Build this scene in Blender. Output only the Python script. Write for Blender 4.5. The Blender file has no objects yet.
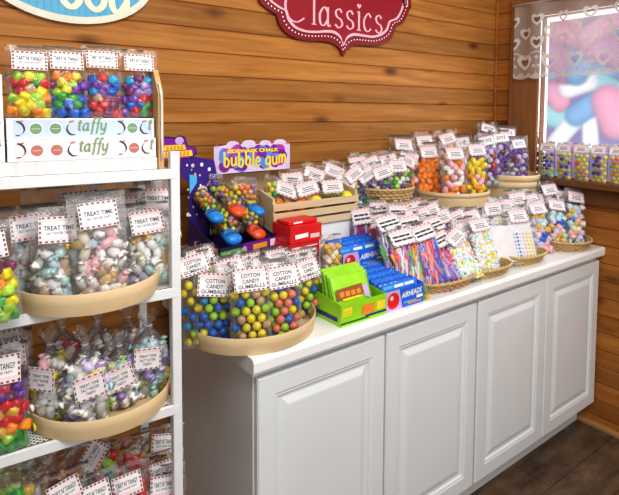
import bpy, bmesh, math, random
from mathutils import Vector, Matrix, noise
random.seed(7)
PI = math.pi
SC = bpy.context.scene
COL = SC.collection

# ------------------------------------------------------------------ camera
CAM = Vector((-2.6866, -1.7915, 1.566))
YAW, PITCH, ROLL, F, PY = .6442, .0619, .0049, 522.87, 145.99
Fw = Vector((math.sin(YAW)*math.cos(PITCH), math.cos(YAW)*math.cos(PITCH), -math.sin(PITCH)))
R0 = Vector((math.cos(YAW), -math.sin(YAW), 0)); U0 = R0.cross(Fw)
Rt = R0*math.cos(ROLL)+U0*math.sin(ROLL); Up = -R0*math.sin(ROLL)+U0*math.cos(ROLL)
cd = bpy.data.cameras.new('camera'); cam = bpy.data.objects.new('camera', cd); COL.objects.link(cam)
cam.matrix_world = Matrix(((Rt.x, Up.x, -Fw.x, CAM.x), (Rt.y, Up.y, -Fw.y, CAM.y), (Rt.z, Up.z, -Fw.z, CAM.z), (0, 0, 0, 1)))
cd.sensor_fit = 'HORIZONTAL'; cd.sensor_width = 36; cd.lens = F/619*36
cd.shift_y = -(247.5-PY)/619
cd.clip_start = .02
SC.camera = cam
SC.view_settings.view_transform = 'Standard'; SC.view_settings.gamma = .80; SC.view_settings.exposure = .06
SC.cycles.transparent_max_bounces = 32
SC.cycles.max_bounces = 8

def ray(u, v): return Fw*F+Rt*(u-309.5)-Up*(v-PY)
def on(u, v, ax, val):
    d = ray(u, v); return CAM+d*((val-CAM[ax])/d[ax])

# ------------------------------------------------------------------ materials
MATS = {}
def nodes(m):
    m.use_nodes = True; nt = m.node_tree
    return nt, nt.nodes, nt.links
def mat(name, col, rough=.5, spec=.5, coat=0, emit=0, metal=0, vary=.06, vscale=30):
    if name in MATS: return MATS[name]
    m = bpy.data.materials.new(name); nt, N, L = nodes(m); b = N['Principled BSDF']
    b.inputs['Roughness'].default_value = rough; b.inputs['Specular IOR Level'].default_value = spec
    b.inputs['Coat Weight'].default_value = coat; b.inputs['Metallic'].default_value = metal
    b.inputs['Base Color'].default_value = (*col, 1)
    if vary:
        tc = N.new('ShaderNodeTexCoord'); nz = N.new('ShaderNodeTexNoise'); nz.inputs['Scale'].default_value = vscale
        L.new(tc.outputs['Object'], nz.inputs['Vector'])
        mr = N.new('ShaderNodeMapRange'); mr.inputs['From Min'].default_value = .3; mr.inputs['From Max'].default_value = .7
        mr.inputs['To Min'].default_value = 1-vary; mr.inputs['To Max'].default_value = 1+vary
        L.new(nz.outputs['Fac'], mr.inputs['Value'])
        hs = N.new('ShaderNodeHueSaturation'); hs.inputs['Color'].default_value = (*col, 1)
        L.new(mr.outputs['Result'], hs.inputs['Value']); L.new(hs.outputs['Color'], b.inputs['Base Color'])
    if emit:
        b.inputs['Emission Color'].default_value = (*col, 1); b.inputs['Emission Strength'].default_value = emit
    MATS[name] = m; return m

def film(name, gloss=.9, haze=.08, bump=.6, scale=38, tint=(1, 1, 1)):
    """clear crinkled plastic"""
    m = bpy.data.materials.new(name); nt, N, L = nodes(m)
    for n in list(N):
        if n.type == 'BSDF_PRINCIPLED': N.remove(n)
    out = [n for n in N if n.type == 'OUTPUT_MATERIAL'][0]
    tr = N.new('ShaderNodeBsdfTransparent'); tr.inputs['Color'].default_value = (*[.97*c for c in tint], 1)
    gl = N.new('ShaderNodeBsdfGlossy'); gl.inputs['Roughness'].default_value = .13
    df = N.new('ShaderNodeBsdfDiffuse'); df.inputs['Color'].default_value = (.9, .9, .92, 1)
    tc = N.new('ShaderNodeTexCoord'); nz = N.new('ShaderNodeTexNoise'); nz.inputs['Scale'].default_value = scale
    nz.inputs['Detail'].default_value = 2
    L.new(tc.outputs['Object'], nz.inputs['Vector'])
    bp = N.new('ShaderNodeBump'); bp.inputs['Strength'].default_value = bump; bp.inputs['Distance'].default_value = .01
    L.new(nz.outputs['Fac'], bp.inputs['Height']); L.new(bp.outputs['Normal'], gl.inputs['Normal'])
    lw = N.new('ShaderNodeLayerWeight'); lw.inputs['Blend'].default_value = .25
    L.new(bp.outputs['Normal'], lw.inputs['Normal'])
    mr = N.new('ShaderNodeMapRange'); mr.inputs['To Min'].default_value = .015; mr.inputs['To Max'].default_value = gloss
    L.new(lw.outputs['Fresnel'], mr.inputs['Value'])
    m1 = N.new('ShaderNodeMixShader'); m1.inputs[0].default_value = haze
    L.new(tr.outputs[0], m1.inputs[1]); L.new(df.outputs[0], m1.inputs[2])
    m2 = N.new('ShaderNodeMixShader'); L.new(mr.outputs[0], m2.inputs[0])
    L.new(m1.outputs[0], m2.inputs[1]); L.new(gl.outputs[0], m2.inputs[2])
    L.new(m2.outputs[0], out.inputs['Surface']); MATS[name] = m; return m

def wood(name, c0, c1, axis=0, plank=None, zoff=0, knots=True, rough=.5, grain=1.0):
    """grain runs along the given axis; plank = height of one board (colour changes board by board)"""
    m = bpy.data.materials.new(name); nt, N, L = nodes(m); b = N['Principled BSDF']
    b.inputs['Roughness'].default_value = rough; b.inputs['Specular IOR Level'].default_value = .2
    tc = N.new('ShaderNodeTexCoord'); src = tc.outputs['Object']
    sep = N.new('ShaderNodeSeparateXYZ'); L.new(src, sep.inputs[0])
    vec = src; wn = None
    if plank:
        a = N.new('ShaderNodeMath'); a.operation = 'ADD'; a.inputs[1].default_value = -zoff; L.new(sep.outputs['Z'], a.inputs[0])
        d = N.new('ShaderNodeMath'); d.operation = 'DIVIDE'; d.inputs[1].default_value = plank; L.new(a.outputs[0], d.inputs[0])
        fl = N.new('ShaderNodeMath'); fl.operation = 'FLOOR'; L.new(d.outputs[0], fl.inputs[0])
        wn = N.new('ShaderNodeTexWhiteNoise'); wn.noise_dimensions = '1D'; L.new(fl.outputs[0], wn.inputs['W'])
        sc = N.new('ShaderNodeVectorMath'); sc.operation = 'SCALE'; sc.inputs['Scale'].default_value = 7
        L.new(wn.outputs['Color'], sc.inputs[0])
        ad = N.new('ShaderNodeVectorMath'); ad.operation = 'ADD'; L.new(src, ad.inputs[0]); L.new(sc.outputs[0], ad.inputs[1])
        vec = ad.outputs[0]
    mp = N.new('ShaderNodeMapping'); s = [26*grain]*3; s[axis] = 1.6*grain; mp.inputs['Scale'].default_value = s
    L.new(vec, mp.inputs['Vector'])
    nz = N.new('ShaderNodeTexNoise'); nz.inputs['Scale'].default_value = 1.6; nz.inputs['Detail'].default_value = 5; nz.inputs['Distortion'].default_value = .6
    L.new(mp.outputs[0], nz.inputs['Vector'])
    mr = N.new('ShaderNodeMapRange'); mr.inputs['From Min'].default_value = .3; mr.inputs['From Max'].default_value = .72
    L.new(nz.outputs['Fac'], mr.inputs['Value'])
    mix = N.new('ShaderNodeMix'); mix.data_type = 'RGBA'; mix.inputs['A'].default_value = (*c0, 1); mix.inputs['B'].default_value = (*c1, 1)
    L.new(mr.outputs[0], mix.inputs['Factor']); col = mix.outputs['Result']
    if plank:
        hs = N.new('ShaderNodeHueSaturation'); L.new(col, hs.inputs['Color'])
        m2 = N.new('ShaderNodeMapRange'); m2.inputs['To Min'].default_value = .82; m2.inputs['To Max'].default_value = 1.14
        L.new(wn.outputs['Value'], m2.inputs['Value']); L.new(m2.outputs[0], hs.inputs['Value']); col = hs.outputs['Color']
    if knots:
        mk = N.new('ShaderNodeMapping'); s = [9]*3; s[axis] = 4.2; mk.inputs['Scale'].default_value = s; L.new(vec, mk.inputs['Vector'])
        vo = N.new('ShaderNodeTexVoronoi'); vo.inputs['Scale'].default_value = .8; L.new(mk.outputs[0], vo.inputs['Vector'])
        kr = N.new('ShaderNodeMapRange'); kr.inputs['From Min'].default_value = .05; kr.inputs['From Max'].default_value = .21
        kr.inputs['To Min'].default_value = .85; kr.inputs['To Max'].default_value = 0; L.new(vo.outputs['Distance'], kr.inputs['Value'])
        mx = N.new('ShaderNodeMix'); mx.data_type = 'RGBA'; L.new(kr.outputs[0], mx.inputs['Factor'])
        L.new(col, mx.inputs['A']); mx.inputs['B'].default_value = (c0[0]*.28, c0[1]*.24, c0[2]*.25, 1); col = mx.outputs['Result']
    L.new(col, b.inputs['Base Color'])
    bp = N.new('ShaderNodeBump'); bp.inputs['Strength'].default_value = .12; bp.inputs['Distance'].default_value = .002
    L.new(nz.outputs['Fac'], bp.inputs['Height']); L.new(bp.outputs[0], b.inputs['Normal'])
    MATS[name] = m; return m

M_wallb = wood('pine boards back wall', (.34, .142, .032), (.52, .25, .070), 0, .0868, 1.5283)
M_wallr = wood('pine boards side wall', (.35, .135, .028), (.49, .21, .052), 1, .0868, 1.5283)
M_case = wood('dark stained trim', (.27, .12, .05), (.36, .17, .07), 2, knots=False)
M_sill = wood('dark stained sill', (.17, .07, .022), (.24, .10, .035), 1, knots=False)
M_base = wood('pale pine trim', (.40, .22, .09), (.5, .28, .12), 1, knots=False)
M_bent = wood('pale bentwood', (.66, .50, .30), (.74, .58, .37), 0, knots=False, rough=.55, grain=.6)
M_crate = wood('bare crate wood', (.62, .48, .30), (.72, .57, .38), 0, knots=False, rough=.7)
M_rack = wood('rack end board', (.52, .33, .15), (.62, .42, .21), 2, knots=False)
M_wash = wood('whitewashed board', (.66, .64, .61), (.84, .83, .81), 2, knots=False, grain=2)
M_wick = wood('wicker cane', (.50, .33, .15), (.70, .50, .27), 0, knots=False, grain=3)
M_grasswick = wood('woven grass', (.52, .38, .17), (.70, .54, .28), 0, knots=False, grain=3)
M_white = mat('white painted cabinet', (.76, .79, .81), .38, .5, vary=.02, vscale=4)
M_top = mat('white laminate', (.86, .86, .86), .25, .5, vary=.02, vscale=5)
M_kick = mat('toe kick', (.16, .15, .15), .6)
M_metal = mat('white powder coated steel', (.78, .79, .80), .35, .5, vary=.02)
M_card = mat('kraft cardboard', (.58, .43, .27), .8)
M_pap = mat('white card', (.80, .76, .77), .6, vary=.02)
M_pink = mat('pink card', (.80, .60, .63), .6, vary=.02)
M_brown = mat('brown rope print', (.17, .09, .04), .6, vary=.03)
M_ink = mat('dark ink', (.06, .05, .07), .6, vary=.02)
M_red = mat('red ink', (.72, .06, .10), .6, vary=.02)
M_blackgap = mat('dark shadow gap', (.05, .05, .05), .8)
FILM = film('clear bag film', gloss=.65, haze=.02)
FILM2 = film('cloudy bag film', gloss=.75, haze=.12, scale=55)
SEAM = film('sealed bag edge', gloss=.8, haze=.12, scale=70)
GLASS = film('window glass', gloss=.7, haze=.0, bump=0)

CANDY = dict(yellow=(.86, .72, .03), blue=(.03, .17, .62), cyan=(.04, .38, .68), coral=(.85, .26, .16), red=(.68, .03, .04),
             green=(.06, .42, .06), lime=(.45, .72, .06), purple=(.20, .06, .42), orange=(.95, .33, .02), pink=(.93, .52, .56),
             white=(.9, .88, .86), cream=(.88, .8, .66), mint=(.55, .82, .76), tan=(.60, .40, .24), violet=(.42, .28, .62),
             plum=(.25, .05, .14), lilac=(.68, .60, .84), gold=(.75, .5, .1), darkgreen=(.02, .14, .06), silver=(.62, .62, .68), ice=(.62, .78, .88))
def candy(c): return mat(c+' candy', CANDY[c], .28, .5, coat=.25, vary=.08, vscale=60)

# ------------------------------------------------------------------ mesh helpers
def finish(name, bm, mats, parent=None, smooth=False, mw=None):
    me = bpy.data.meshes.new(name); bm.normal_update(); bm.to_mesh(me); bm.free()
    for m in (mats if isinstance(mats, (list, tuple)) else [mats]): me.materials.append(m)
    if smooth:
        for p in me.polygons: p.use_smooth = True
    return link(name, me, parent, mw)
def link(name, me, parent=None, mw=None):
    o = bpy.data.objects.new(name, me); COL.objects.link(o)
    if parent: o.parent = parent
    if mw is not None: o.matrix_basis = mw
    return o
def empty(name, loc=(0, 0, 0), rz=0, label=None, cat=None, group=None, M=None):
    o = bpy.data.objects.new(name, None); COL.objects.link(o); o.empty_display_size = .02
    if M is not None: o.matrix_world = M
    else: o.location = loc; o.rotation_euler = (0, 0, rz)
    tag(o, label, cat, group); return o
def tag(o, label=None, cat=None, group=None, kind=None):
    if label: o['label'] = label
    if cat: o['category'] = cat
    if group: o['group'] = group
    if kind: o['kind'] = kind
    return o
def box(bm, x0, x1, y0, y1, z0, z1, mi=0, M=None, bev=0):
    vs = [Vector((x, y, z)) for x in (x0, x1) for y in (y0, y1) for z in (z0, z1)]
    if M is not None: vs = [M@v for v in vs]
    v = [bm.verts.new(p) for p in vs]
    fs = [bm.faces.new([v[i] for i in f]) for f in ((0, 1, 3, 2), (4, 6, 7, 5), (0, 4, 5, 1), (2, 3, 7, 6), (0, 2, 6, 4), (1, 5, 7, 3))]
    for f in fs: f.material_index = mi
    if bev:
        es = list({e for f in fs for e in f.edges})
        r = bmesh.ops.bevel(bm, geom=es, offset=bev, segments=2, affect='EDGES', profile=.6)
        for f in r['faces']: f.material_index = mi
    return fs
def quad(bm, pts, mi=0):
    f = bm.faces.new([bm.verts.new(p) for p in pts]); f.material_index = mi; return f
def prism(bm, pts, a, b, mi=0, axis='y'):
    """polygon (x,z) pushed from y=a to y=b"""
    A = [bm.verts.new((p[0], a, p[1])) for p in pts]; B = [bm.verts.new((p[0], b, p[1])) for p in pts]
    n = len(pts); fs = [bm.faces.new(A), bm.faces.new(B[::-1])]
    for i in range(n): fs.append(bm.faces.new((A[i], B[i], B[(i+1) % n], A[(i+1) % n])))
    for f in fs: f.material_index = mi
    return fs
def tube(bm, pts, r, n=8, closed=False, mi=0):
    pts = [Vector(p) for p in pts]; rings = []; N = len(pts); up = Vector((0, 0, 1))
    for i, p in enumerate(pts):
        if closed: t = pts[(i+1) % N]-pts[i-1]
        else: t = pts[min(i+1, N-1)]-pts[max(i-1, 0)]
        t.normalize(); a = t.cross(up)
        if a.length < 1e-3: a = t.cross(Vector((1, 0, 0)))
        a.normalize(); b = a.cross(t)
        rings.append([bm.verts.new(p+a*(r*math.cos(2*PI*k/n))+b*(r*math.sin(2*PI*k/n))) for k in range(n)])
    for i in range(N if closed else N-1):
        A, B = rings[i], rings[(i+1) % N]
        for k in range(n):
            f = bm.faces.new((A[k], A[(k+1) % n], B[(k+1) % n], B[k])); f.material_index = mi
    if not closed:
        for rg in (rings[0][::-1], rings[-1]): bm.faces.new(rg).material_index = mi
def loft(bm, rings, mi=0, closed=True, cap0=False, cap1=False):
    V = [[bm.verts.new(p) for p in r] for r in rings]; n = len(V[0])
    for A, B in zip(V, V[1:]):
        for k in range(n if closed else n-1):
            bm.faces.new((A[k], A[(k+1) % n], B[(k+1) % n], B[k])).material_index = mi
    if cap0: bm.faces.new(V[0][::-1]).material_index = mi
    if cap1: bm.faces.new(V[-1]).material_index = mi
    return V

# ------------------------------------------------------------------ text and pen strokes
TXT = {}
def text_mesh(s, shear=0, bold=0.0, spacing=1):
    k = (s, shear, bold, spacing)
    if k not in TXT:
        c = bpy.data.curves.new('t', 'FONT'); c.body = s; c.size = 1; c.shear = shear; c.offset = bold; c.align_x = 'CENTER'; c.align_y = 'CENTER'
        c.resolution_u = 2; c.space_character = spacing; c.fill_mode = 'FRONT'
        o = bpy.data.objects.new('t', c); COL.objects.link(o); bpy.context.view_layer.update()
        me = bpy.data.meshes.new_from_object(o.evaluated_get(bpy.context.evaluated_depsgraph_get()))
        bpy.data.objects.remove(o)
        P = [tuple(v.co) for v in me.vertices]; Fc = [tuple(p.vertices) for p in me.polygons]
        TXT[k] = (P, Fc); bpy.data.meshes.remove(me)
    return TXT[k]
def put_text(bm, s, cx, cz, w, h=None, y=-.001, mi=0, shear=0, bold=0.0, rot=0, M=None, spacing=1):
    """lettering on the plane y=const, read from -y; fitted to width w and (optionally) cap height h"""
    P, Fc = text_mesh(s, shear, bold, spacing)
    x0, x1 = min(p[0] for p in P), max(p[0] for p in P); z0, z1 = min(p[1] for p in P), max(p[1] for p in P)
    sx = w/(x1-x0); sz = h/(z1-z0) if h else sx; c, q = math.cos(rot), math.sin(rot); vs = []
    for p in P:
        a, b = (p[0]-(x0+x1)/2)*sx, (p[1]-(z0+z1)/2)*sz
        v = Vector((cx+a*c-b*q, y, cz+a*q+b*c)); vs.append(bm.verts.new(M@v if M else v))
    for f in Fc:
        try: bm.faces.new([vs[i] for i in f]).material_index = mi
        except ValueError: pass
GL = {  # pen strokes in units of the x-height
 'C': (1.30, [[(1.15, 1.35), (.8, 1.68), (.3, 1.5), (.02, .85), (.2, .2), (.7, .0), (1.2, .25)], [(1.15, 1.62), (1.15, 1.2)]]),
 'l': (.36, [[(.02, 1.66), (.14, 1.7), (.14, .9), (.14, 0)], [(-.02, .01), (.3, .01)]]),
 'a': (.82, [[(.58, .75), (.35, .98), (.06, .6), (.1, .12), (.34, .02), (.58, .35)], [(.6, 1), (.6, .2), (.66, .0), (.8, .08)]]),
 's': (.62, [[(.5, .82), (.32, 1), (.08, .84), (.16, .58), (.45, .42), (.52, .16), (.28, 0), (.03, .16)]]),
 'i': (.36, [[(.02, .96), (.14, 1), (.14, .5), (.14, 0)], [(-.02, .01), (.3, .01)]]),
 'c': (.70, [[(.58, .8), (.36, 1), (.06, .6), (.12, .14), (.36, 0), (.6, .18)]]),
 't': (.55, [[(.24, 1.4), (.2, .6), (.24, .08), (.46, .06)], [(-.02, 1), (.5, 1.04)]]),
 'f': (.52, [[(.62, 1.55), (.45, 1.72), (.3, 1.4), (.24, .4), (.2, -.35), (.05, -.5)], [(0, .95), (.5, 1.02)]]),
 'y': (.75, [[(.06, 1), (.1, .3), (.32, .04), (.58, .4)], [(.62, 1), (.58, -.1), (.35, -.55), (.06, -.4)]]),
 'b': (.78, [[(.1, 1.65), (.1, .1)], [(.1, .6), (.35, .98), (.62, .6), (.5, .1), (.3, 0), (.1, .2)]]),
 'u': (.78, [[(.08, 1), (.1, .25), (.32, .02), (.56, .3)], [(.6, 1), (.6, .3), (.7, .02)]]),
 'e': (.72, [[(.1, .48), (.55, .55), (.5, .9), (.3, 1), (.08, .6), (.14, .12), (.38, 0), (.6, .2)]]),
 'g': (.78, [[(.58, .75), (.35, .98), (.06, .6), (.1, .15), (.34, .05), (.58, .35)], [(.6, 1), (.6, -.1), (.4, -.55), (.08, -.42)]]),
 'm': (1.05, [[(.08, 1), (.08, 0)], [(.08, .6), (.28, 1), (.46, .8), (.46, 0)], [(.46, .6), (.68, 1), (.86, .8), (.88, .02)]]),
 'o': (.78, [[(.34, 1), (.06, .75), (.06, .25), (.34, 0), (.62, .25), (.62, .75), (.34, 1)]]),
 'd': (.85, [[(.58, .75), (.35, .98), (.06, .6), (.1, .12), (.34, .02), (.58, .35)], [(.62, 1.65), (.62, .05)]]),
 ' ': (.45, []),
}
def spline(pts, k=6):
    if len(pts) < 3: return [tuple(a+(b-a)*i/k for a, b in zip(pts[0], pts[1])) for i in range(k+1)]
    out = []; P = [pts[0]]+list(pts)+[pts[-1]]
    for i in range(1, len(P)-2):
        for j in range(k):
            t = j/k; q = []
            for d in (0, 1):
                p0, p1, p2, p3 = (P[i+m][d] for m in (-1, 0, 1, 2))
                q.append(.5*(2*p1+(p2-p0)*t+(2*p0-5*p1+4*p2-p3)*t*t+(3*p1-p0-3*p2+p3)*t**3))
            out.append(tuple(q))
    out.append(pts[-1]); return out
def pen(bm, s, x, z, size, y, wmin, wmax, nib=.3, mi=0, shear=0, rot=0, M=None, spacing=1.0, bounce=0):
    """writes s with a broad pen, baseline starting at (x,z); returns the advance"""
    ox = 0; c, q = math.cos(rot), math.sin(rot); lay = 0
    for li, ch in enumerate(s):
        adv, strokes = GL[ch]; dz = bounce*math.sin(li*2.3)
        for st in strokes:
            pts = spline(st); L = []; lay += 1
            for i, p in enumerate(pts):
                a, b = pts[max(i-1, 0)], pts[min(i+1, len(pts)-1)]; dx, dy = b[0]-a[0], b[1]-a[1]
                n = math.hypot(dx, dy) or 1; dx, dy = dx/n, dy/n
                w = wmin+(wmax-wmin)*abs(math.sin(math.atan2(dy, dx)-nib))
                pair = []
                for sg in (1, -1):
                    px, pz = (p[0]+ox)*size-dy*w*sg/2, (p[1]+dz)*size+dx*w*sg/2
                    px += shear*pz
                    v = Vector((x+px*c-pz*q, y-lay*2e-6, z+px*q+pz*c)); pair.append(bm.verts.new(M@v if M else v))
                L.append(pair)
            for A, B in zip(L, L[1:]): bm.faces.new((A[0], A[1], B[1], B[0])).material_index = mi
        ox += adv*spacing
    return ox*size
def disc(bm, cx, cz, r, y, mi, n=16, rz=None):
    bm.faces.new([bm.verts.new((cx+r*math.cos(-2*PI*k/n), y, cz+(rz or r)*math.sin(-2*PI*k/n))) for k in range(n)]).material_index = mi

# ------------------------------------------------------------------ setting
WIN = dict(y0=-1.25, y1=-.272, z0=1.235, z1=2.09)
def board_profile(z0, z1, ph=.0868, zoff=1.5283):
    """list of (depth, z) with a V groove at every board joint"""
    out = []; k0 = math.ceil((z0-zoff)/ph); k1 = math.floor((z1-zoff)/ph); out.append((0, z0))
    for k in range(k0, k1+1):
        z = zoff+k*ph
        if z-z0 < .006 or z1-z < .006: continue
        out += [(0, z-.0045), (.006, z-.0008), (.006, z+.0008), (0, z+.0045)]
    out.append((0, z1)); return out
bm = bmesh.new(); pr = board_profile(0, 2.75)
loft(bm, [[(x, d, z) for d, z in pr] for x in (-4.6, .12)], closed=False)
box(bm, -4.6, .12, .008, .1, 0, 2.75)
tag(finish('wall_back', bm, M_wallb), kind='structure')
bm = bmesh.new()
def rwall(y0, y1, z0, z1):
    p = board_profile(z0, z1)
    loft(bm, [[(d, y, z) for d, z in p] for y in (y1, y0)], closed=False)
    box(bm, .008, .12, y0, y1, z0, z1)
rwall(-4.2, 0, 0, WIN['z0']-.03); rwall(-4.2, 0, WIN['z1']+.07, 2.75); rwall(WIN['y1']+.10, 0, WIN['z0']-.03, WIN['z1']+.07); rwall(-4.2, WIN['y0'], WIN['z0']-.03, WIN['z1']+.07)
tag(finish('wall_right', bm, M_wallr), kind='structure')
bm = bmesh.new(); box(bm, -.014, -.001, -.016, -.001, 0, 2.75, bev=.004)
tag(finish('trim_1', bm, M_wallr), kind='structure')
bm = bmesh.new(); loft(bm, [[(-.002, y, .0), (-.018, y, .0), (-.018, y, .012), (-.012, y, .02), (-.002, y, .024)] for y in (-4.2, 0)], cap0=True, cap1=True)
tag(finish('baseboard_right', bm, M_base), kind='structure')

m = bpy.data.materials.new('dark vinyl plank floor'); nt, N, L = nodes(m); b = N['Principled BSDF']; MATS['floor'] = m
tc = N.new('ShaderNodeTexCoord'); mp = N.new('ShaderNodeMapping'); mp.inputs['Scale'].default_value = (3, 9, 1); L.new(tc.outputs['Object'], mp.inputs[0])
n1 = N.new('ShaderNodeTexNoise'); n1.inputs['Scale'].default_value = 1.5; n1.inputs['Detail'].default_value = 6; n1.inputs['Roughness'].default_value = .65; L.new(mp.outputs[0], n1.inputs['Vector'])
cr = N.new('ShaderNodeValToRGB'); cr.color_ramp.elements[0].position = .32; cr.color_ramp.elements[0].color = (.06, .037, .021, 1)
cr.color_ramp.elements[1].position = .72; cr.color_ramp.elements[1].color = (.26, .165, .10, 1); L.new(n1.outputs['Fac'], cr.inputs[0])
br = N.new('ShaderNodeTexBrick'); br.inputs['Scale'].default_value = 1; br.inputs['Brick Width'].default_value = 1.2; br.inputs['Row Height'].default_value = .18
br.inputs['Mortar Size'].default_value = .002; br.inputs['Color1'].default_value = (1, 1, 1, 1); br.inputs['Color2'].default_value = (.82, .82, .82, 1); br.inputs['Mortar'].default_value = (.35, .35, .35, 1)
L.new(tc.outputs['Object'], br.inputs['Vector'])
mx = N.new('ShaderNodeMix'); mx.data_type = 'RGBA'; mx.blend_type = 'MULTIPLY'; mx.inputs['Factor'].default_value = 1
L.new(cr.outputs[0], mx.inputs['A']); L.new(br.outputs['Color'], mx.inputs['B']); L.new(mx.outputs['Result'], b.inputs['Base Color']); b.inputs['Roughness'].default_value = .45
bm = bmesh.new(); box(bm, -4.6, .12, -4.2, .1, -.05, 0); tag(finish('floor', bm, m), kind='structure')

# window: casing, sash, glass, sheet of printed film behind the glass
W0 = WIN; win = empty('window_1', (0, (W0['y0']+W0['y1'])/2, W0['z0'])); tag(win, kind='structure')
wi = Matrix.Translation(-win.location)
bm = bmesh.new(); box(bm, -.022, -.001, W0['y1'], -.105, 1.13, 2.2, bev=.003); box(bm, -.022, -.001, W0['y0']-.17, W0['y0'], 1.13, 2.2, bev=.003)
box(bm, -.022, -.001, W0['y0'], W0['y1'], W0['z1'], 2.2, bev=.003); tag(finish('window_casing', bm, M_case, win, mw=wi), kind='structure')
bm = bmesh.new(); box(bm, -.085, .05, W0['y0']-.03, W0['y1']+.02, W0['z0']-.028, W0['z0'], bev=.003); box(bm, -.024, -.001, W0['y0'], W0['y1'], 1.12, W0['z0']-.03)
tag(finish('window_sill', bm, M_sill, win, mw=wi), kind='structure')
bm = bmesh.new()
y0, y1, z0, z1 = W0['y0'], W0['y1'], W0['z0'], W0['z1']; fr = .014
for a in ((y1-.004, y1, z0, z1), (y0, y0+fr, z0, z1), (y0, y1, z0, z0+.006), (y0, y1, z1-.004, z1)): box(bm, .01, .05, *a)
tag(finish('sash_frame', bm, mat('sash wood', (.30, .15, .08), .5), win, mw=wi), kind='structure')
bm = bmesh.new(); quad(bm, [(.025, y0, z0), (.025, y1, z0), (.025, y1, z1), (.025, y0, z1)]); tag(finish('glass_pane', bm, GLASS, win, mw=wi), kind='structure')
# printed translucent film with enlarged pastel sweets, a gap of daylight round its edge
NX, NZ = 150, 130; fy1, fy0, fz0, fz1 = y1-.030, y0+fr+.01, z0+.008, z1-.032
sw = []
def sweet(u, v, L_, r, ang, c):
    p = on(u, v, 0, .03); sw.append((p.y, p.z, L_*1.2, r*1.35, ang, c))
PK, BL, AQ, WH, DP = (.84, .68, .78), (.56, .72, .87), (.64, .83, .87), (.88, .91, .95), (.76, .62, .76)
for i in range(26):
    rr = random.Random(i); sw.append((rr.uniform(fy0, fy1), rr.uniform(fz0, fz1), .07, .10, rr.uniform(0, 3), rr.choice([PK, BL, AQ, DP])))
for s in ((560, 118, .05, .055, .3, AQ), (566, 130, .07, .042, -.9, WH), (556, 96, .03, .05, .9, PK), (590, 128, .07, .036, 1.5, WH), (590, 106, .07, .05, -.6, BL), (606, 86, .05, .045, .6, AQ),
          (612, 112, .05, .07, 1.2, PK), (578, 84, .04, .05, -.3, WH), (560, 60, .06, .06, 1.0, DP), (585, 62, .06, .05, -1, BL), (610, 50, .08, .07, .4, DP), (568, 34, .05, .05, .3, PK), (600, 28, .06, .05, -.5, PK)): sweet(*s)
bm = bmesh.new(); cl = bm.loops.layers.color.new('print'); grid = []
for j in range(NZ+1):
    row = []
    for i in range(NX+1):
        y = fy1+(fy0-fy1)*i/NX; z = fz0+(fz1-fz0)*j/NZ; c = Vector((.62, .60, .78))
        for (cy, cz, L_, r, an, co) in sw:
            dy, dz = y-cy, z-cz; a = dy*math.cos(an)+dz*math.sin(an); q = -dy*math.sin(an)+dz*math.cos(an)
            a = max(abs(a)-L_, 0); d = math.hypot(a, q)/r
            if d < 1:
                k = .74+.34*math.sqrt(max(0, 1-d*d)); e = min(1, (1-d)/.3); c = c.lerp(Vector(co)*k, e)
        v = bm.verts.new((.03, y, z)); row.append((v, c))
    grid.append(row)
for j in range(NZ):
    for i in range(NX):
        q = [grid[j][i], grid[j][i+1], grid[j+1][i+1], grid[j+1][i]]; f = bm.faces.new([k[0] for k in q])
        for lp, k in zip(f.loops, q): lp[cl] = (*k[1], 1)
m = bpy.data.materials.new('printed window film'); nt, N, L = nodes(m); b = N['Principled BSDF']; at = N.new('ShaderNodeVertexColor'); at.layer_name = 'print'
L.new(at.outputs['Color'], b.inputs['Base Color']); L.new(at.outputs['Color'], b.inputs['Emission Color']); b.inputs['Emission Strength'].default_value = .5; b.inputs['Roughness'].default_value = .5  # emission stands in for daylight shining through the film
o = finish('printed_film', bm, m, win, mw=wi); tag(o, kind='structure')
bm = bmesh.new(); quad(bm, [(.5, -2.2, .6), (.5, .8, .6), (.5, .8, 2.9), (.5, -2.2, 2.9)]); tag(finish('exterior_backdrop', bm, mat('bright overcast daylight', (1, 1, 1), 1, 0, emit=1.15, vary=0)), kind='structure')

# lace valance
m = bpy.data.materials.new('white lace'); nt, N, L = nodes(m)
for n in list(N):
    if n.type == 'BSDF_PRINCIPLED': N.remove(n)
out = [n for n in N if n.type == 'OUTPUT_MATERIAL'][0]
tr = N.new('ShaderNodeBsdfTransparent'); df = N.new('ShaderNodeBsdfDiffuse'); df.inputs['Color'].default_value = (.82, .81, .80, 1); tl = N.new('ShaderNodeBsdfTranslucent'); tl.inputs['Color'].default_value = (.8, .8, .8, 1)
ms = N.new('ShaderNodeMixShader'); ms.inputs[0].default_value = .3; L.new(df.outputs[0], ms.inputs[1]); L.new(tl.outputs[0], ms.inputs[2])
at = N.new('ShaderNodeVertexColor'); at.layer_name = 'lace'; m2 = N.new('ShaderNodeMixShader'); L.new(at.outputs['Color'], m2.inputs[0]); L.new(tr.outputs[0], m2.inputs[1]); L.new(ms.outputs[0], m2.inputs[2]); L.new(m2.outputs[0], out.inputs['Surface'])
def heart(x, z):  # <0 inside, size about 1
    x, z = x*1.15, z*1.15+.1
    return (x*x+z*z-.5)**3-x*x*z**3*1.6
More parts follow.
